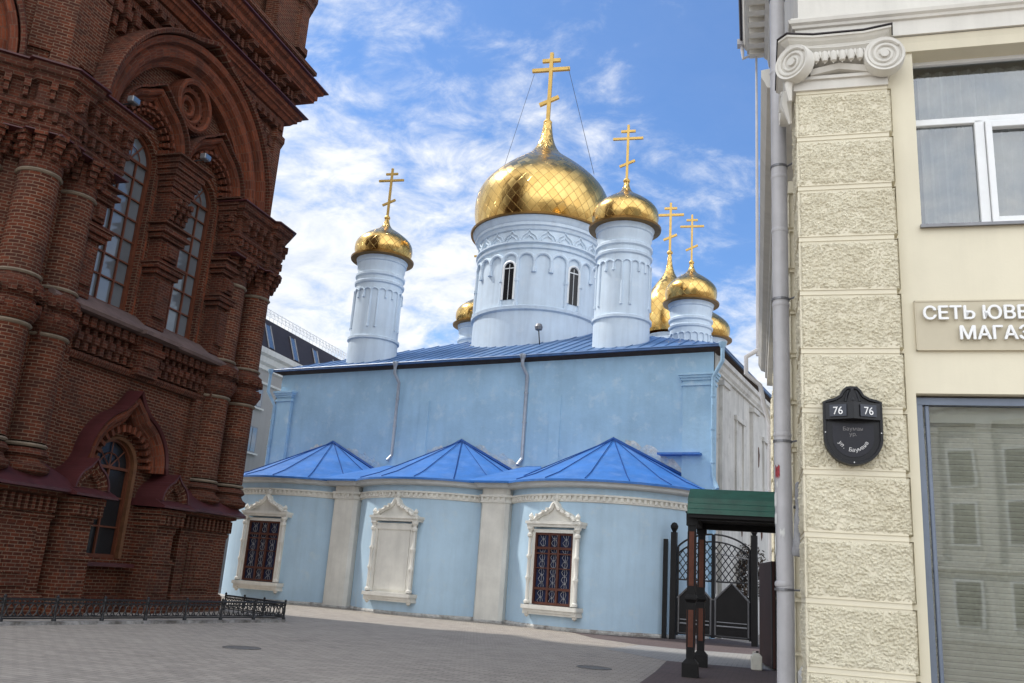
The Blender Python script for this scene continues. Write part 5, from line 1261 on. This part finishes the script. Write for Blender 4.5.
# ------------------------------------------------------------------ iron gate
gl_, gr_ = Vector((6.2, 31.7)), Vector((8.72, 30.6)); gd = gr_ - gl_; GL = gd.length
gt_ = thing('iron_gate', 'tall black wrought iron double gate with lattice top between church and cream building', 'gate', (gl_.x, gl_.y, 0), rotz=math.atan2(gd.y, gd.x))
for x in (0, GL):
    m = MB(); m.box(x - .1, x + .1, -.1, .1, 0, 3.6); m.lathe(x, 0, [(.06, 3.6), (.08, 3.65), (.13, 3.74), (.14, 3.82), (.08, 3.92), (0, 3.95)], 12); m.build('post', POSTD, gt_)
m = MB(); m.box(-.36, -.22, -.1, .05, 0, 3.35); m.build('side_post', POSTD, gt_)
def topz(s_): u_ = (s_ / GL - .5) * 2; return 2.75 + .95 * math.sqrt(max(0, 1 - u_ * u_ * .93))
for side_ in (0, 1):
    a, b = (.15, GL / 2 - .03) if side_ == 0 else (GL / 2 + .03, GL - .15)
    m = MB(); n = 14
    pts = [(a + (b - a) * i / n, 0, topz(a + (b - a) * i / n) - .12) for i in range(n + 1)]
    m.tube(pts, .035, 6); m.tube([(p[0], p[1], p[2] - .25) for p in pts], .03, 6)
    for x in (a, b): m.tube([(x, 0, .15), (x, 0, topz(x) - .12)], .04, 6)
    m.tube([(a, 0, 2.0), (b, 0, 2.0)], .03, 6); m.tube([(a, 0, .22), (b, 0, .22)], .04, 6)
    leaf = m.build('leaf', DARKMET, gt_)
    m = MB(); st = .21
    k0 = int(a / st) - 20
    for k in range(k0, int(b / st) + 20):
        for sgn in (1, -1):
            P = []
            for q in range(0, 61):
                z = 2.0 + q * .035; x = k * st + sgn * (z - 2.0) * .75
                if a <= x <= b and z <= topz(x) - .37: P.append((x, 0, z))
            if len(P) > 1: m.tube([P[0], P[-1]], .016, 4)
    m.build('lattice', DARKMET, leaf)
    m = MB(); mid = (a + b) / 2
    m.prism([(a, .25), (b, .25), (b, 1.35), (mid, 1.95), (a, 1.35)], -.012, .012)
    for x0_, x1_ in ((a, mid), (mid, b)):
        pass
    m.build('lower_panel', POSTD, leaf)
    m = MB(); m.tube([(a, -.03, 1.38), (mid, -.03, 1.98), (b, -.03, 1.38)], .035, 6)
    for x in (mid - .55, mid + .55): m.tube([(x, -.03, .25), (x, -.03, 1.38 + .6 * (1 - .55 / (b - mid)))], .03, 6)
    m.tube([(mid - .5, -.03, .55), (mid + .5, -.03, .55)], .03, 6); m.tube([(mid - .5, -.03, .68), (mid + .5, -.03, .68)], .02, 6)
    if side_: m.tube([(mid - .55, -.03, 1.6), (mid - .55, -.03, 2.95), (mid + .55, -.03, 2.8), (mid + .55, -.03, 1.6)], .03, 6)
    m.build('panel_frame', ZINC, leaf)
br_ = tag(MB().tube([(8.05, 34.6, 4.92), (10.1, 33.4, 5.42)], .06, 8).build('metal_bar', PIPEB), 'pale blue metal bar rising to the right just above the green canopy', 'metal bar')

# shrub and rubble behind the gate, weeds at the apse foot
def leafclump(m, c, r, n, s_, rnd):
    for _ in range(n):
        d = Vector((rnd.gauss(0, 1), rnd.gauss(0, 1), rnd.gauss(0, 1))).normalized() * r * rnd.random() ** .45
        p = Vector(c) + d; a = Vector((rnd.gauss(0, 1), rnd.gauss(0, 1), rnd.gauss(0, 1))).normalized(); b = a.cross(Vector((rnd.random(), rnd.random(), 1))).normalized(); q = s_ * (.6 + .8 * rnd.random())
        m.poly([p - a * q, p + b * q * .45, p + a * q, p - b * q * .45])
LEAFG = paint('dull_green_leaves', (.05, .075, .02), .7, .5, 6, 20, 0)
LEAFB = paint('dry_reddish_leaves', (.07, .045, .028), .8, .5, 6, 20, 0)
sh = thing('shrub', 'dark brownish shrub growing behind the iron gate', 'shrub', (10.3, 37.6, 0))
rnd = random.Random(11); m = MB()
for c in ((-.4, 0, 2.6), (.3, .3, 3.0), (-1.0, .5, 2.2), (-.3, -.3, 1.6), (.8, 0, 2.0), (-1.3, .2, 2.9)): leafclump(m, c, .75, 420, .085, rnd)
m.build('foliage', LEAFB, sh)
m = MB()
for q in range(7): a = q * .9; m.tube([(0, 0, 0), (.2 * math.cos(a), .2 * math.sin(a), 1.3), (.6 * math.cos(a), .6 * math.sin(a), 2.9)], [.05, .03, .012], 5)
m.build('stem', BROWNW, sh)
m = MB(); rnd = random.Random(5)
for q in range(420):
    x = 4.6 + rnd.random() * 2.9; y = 33.4 + (x - 4.6) * .62 - rnd.random() ** 2 * 1.0; h_ = .05 + .16 * rnd.random(); a = rnd.random() * 6.3
    if math.sin(x * 4.1) + rnd.random() < .1: continue
    m.poly([(x - .02 * math.cos(a), y - .02 * math.sin(a), 0), (x + .02 * math.cos(a), y + .02 * math.sin(a), 0), (x + .12 * rnd.uniform(-1, 1), y + .12 * rnd.uniform(-1, 1), h_)])
o = m.build('weeds', LEAFG); o['kind'] = 'stuff'

# manhole covers
COVERM = paint('worn_iron_cover', (.14, .13, .12), .6, .4, 9, 40, .5, .01)
for i, (x, y, lb) in enumerate(((-4.72, 17.76, 'round iron manhole cover in the paving on the left, nearest the low fence'), (2.1, 18.73, 'round iron manhole cover in the paving in front of the canopy posts'))):
    m = MB(); m.lathe(0, 0, [(.36, .0), (.36, .012), (.33, .014), (.33, .008), (.0, .008)], 28); o = m.build('manhole_cover', COVERM, None); o.location = (x, y, 0); tag(o, lb, 'manhole cover', 'manhole covers in the paving')

# ------------------------------------------------------------------ pale building opposite, mirrored in the shop glass
ob = thing('pale_classical_building', 'pale classical building with pilasters and deep cornice mirrored in the shop window glass', 'building', (12, -34.0, 0), 252)
# local X runs away behind the viewer, local Y towards the right-hand side of the street
m = MB(); m.box(0, 26, 0, 14, 0, 13.5); bw = m.build('wall', CREAMW, ob)
m = MB()
for i in range(9):
    x = .6 + i * 3.1
    m.box(x - .35, x + .35, -.28, 0, 4.4, 11.6); m.box(x - .45, x + .45, -.38, 0, 11.6, 12.0); m.box(x - .45, x + .45, -.38, 0, 4.2, 4.5)
m.box(-.2, 26.2, -.3, 0, 3.8, 4.2); m.box(-.2, 26.2, -.35, 0, 12.0, 12.6); m.box(-.5, 26.5, -.9, 14.4, 12.9, 13.5); m.box(-.3, 26.3, -.6, 14.2, 12.6, 12.9)
for i in range(40): m.box(.1 + i * .66, .4 + i * .66, -.75, -.35, 12.65, 12.9)
m.build('pilasters_and_cornice', CREAMW, ob)
for i in range(8):
    for zb, hh in ((.9, 2.3), (5.2, 2.3), (8.6, 1.9)):
        x = 2.15 + i * 3.1; w_ = MB().box(x - .8, x + .8, -.12, 0, zb - .12, zb + hh + .12).build('window', PVC, ob); MB().box(x - .65, x + .65, -.13, -.12, zb, zb + hh).build('pane', GLASS_D, w_)
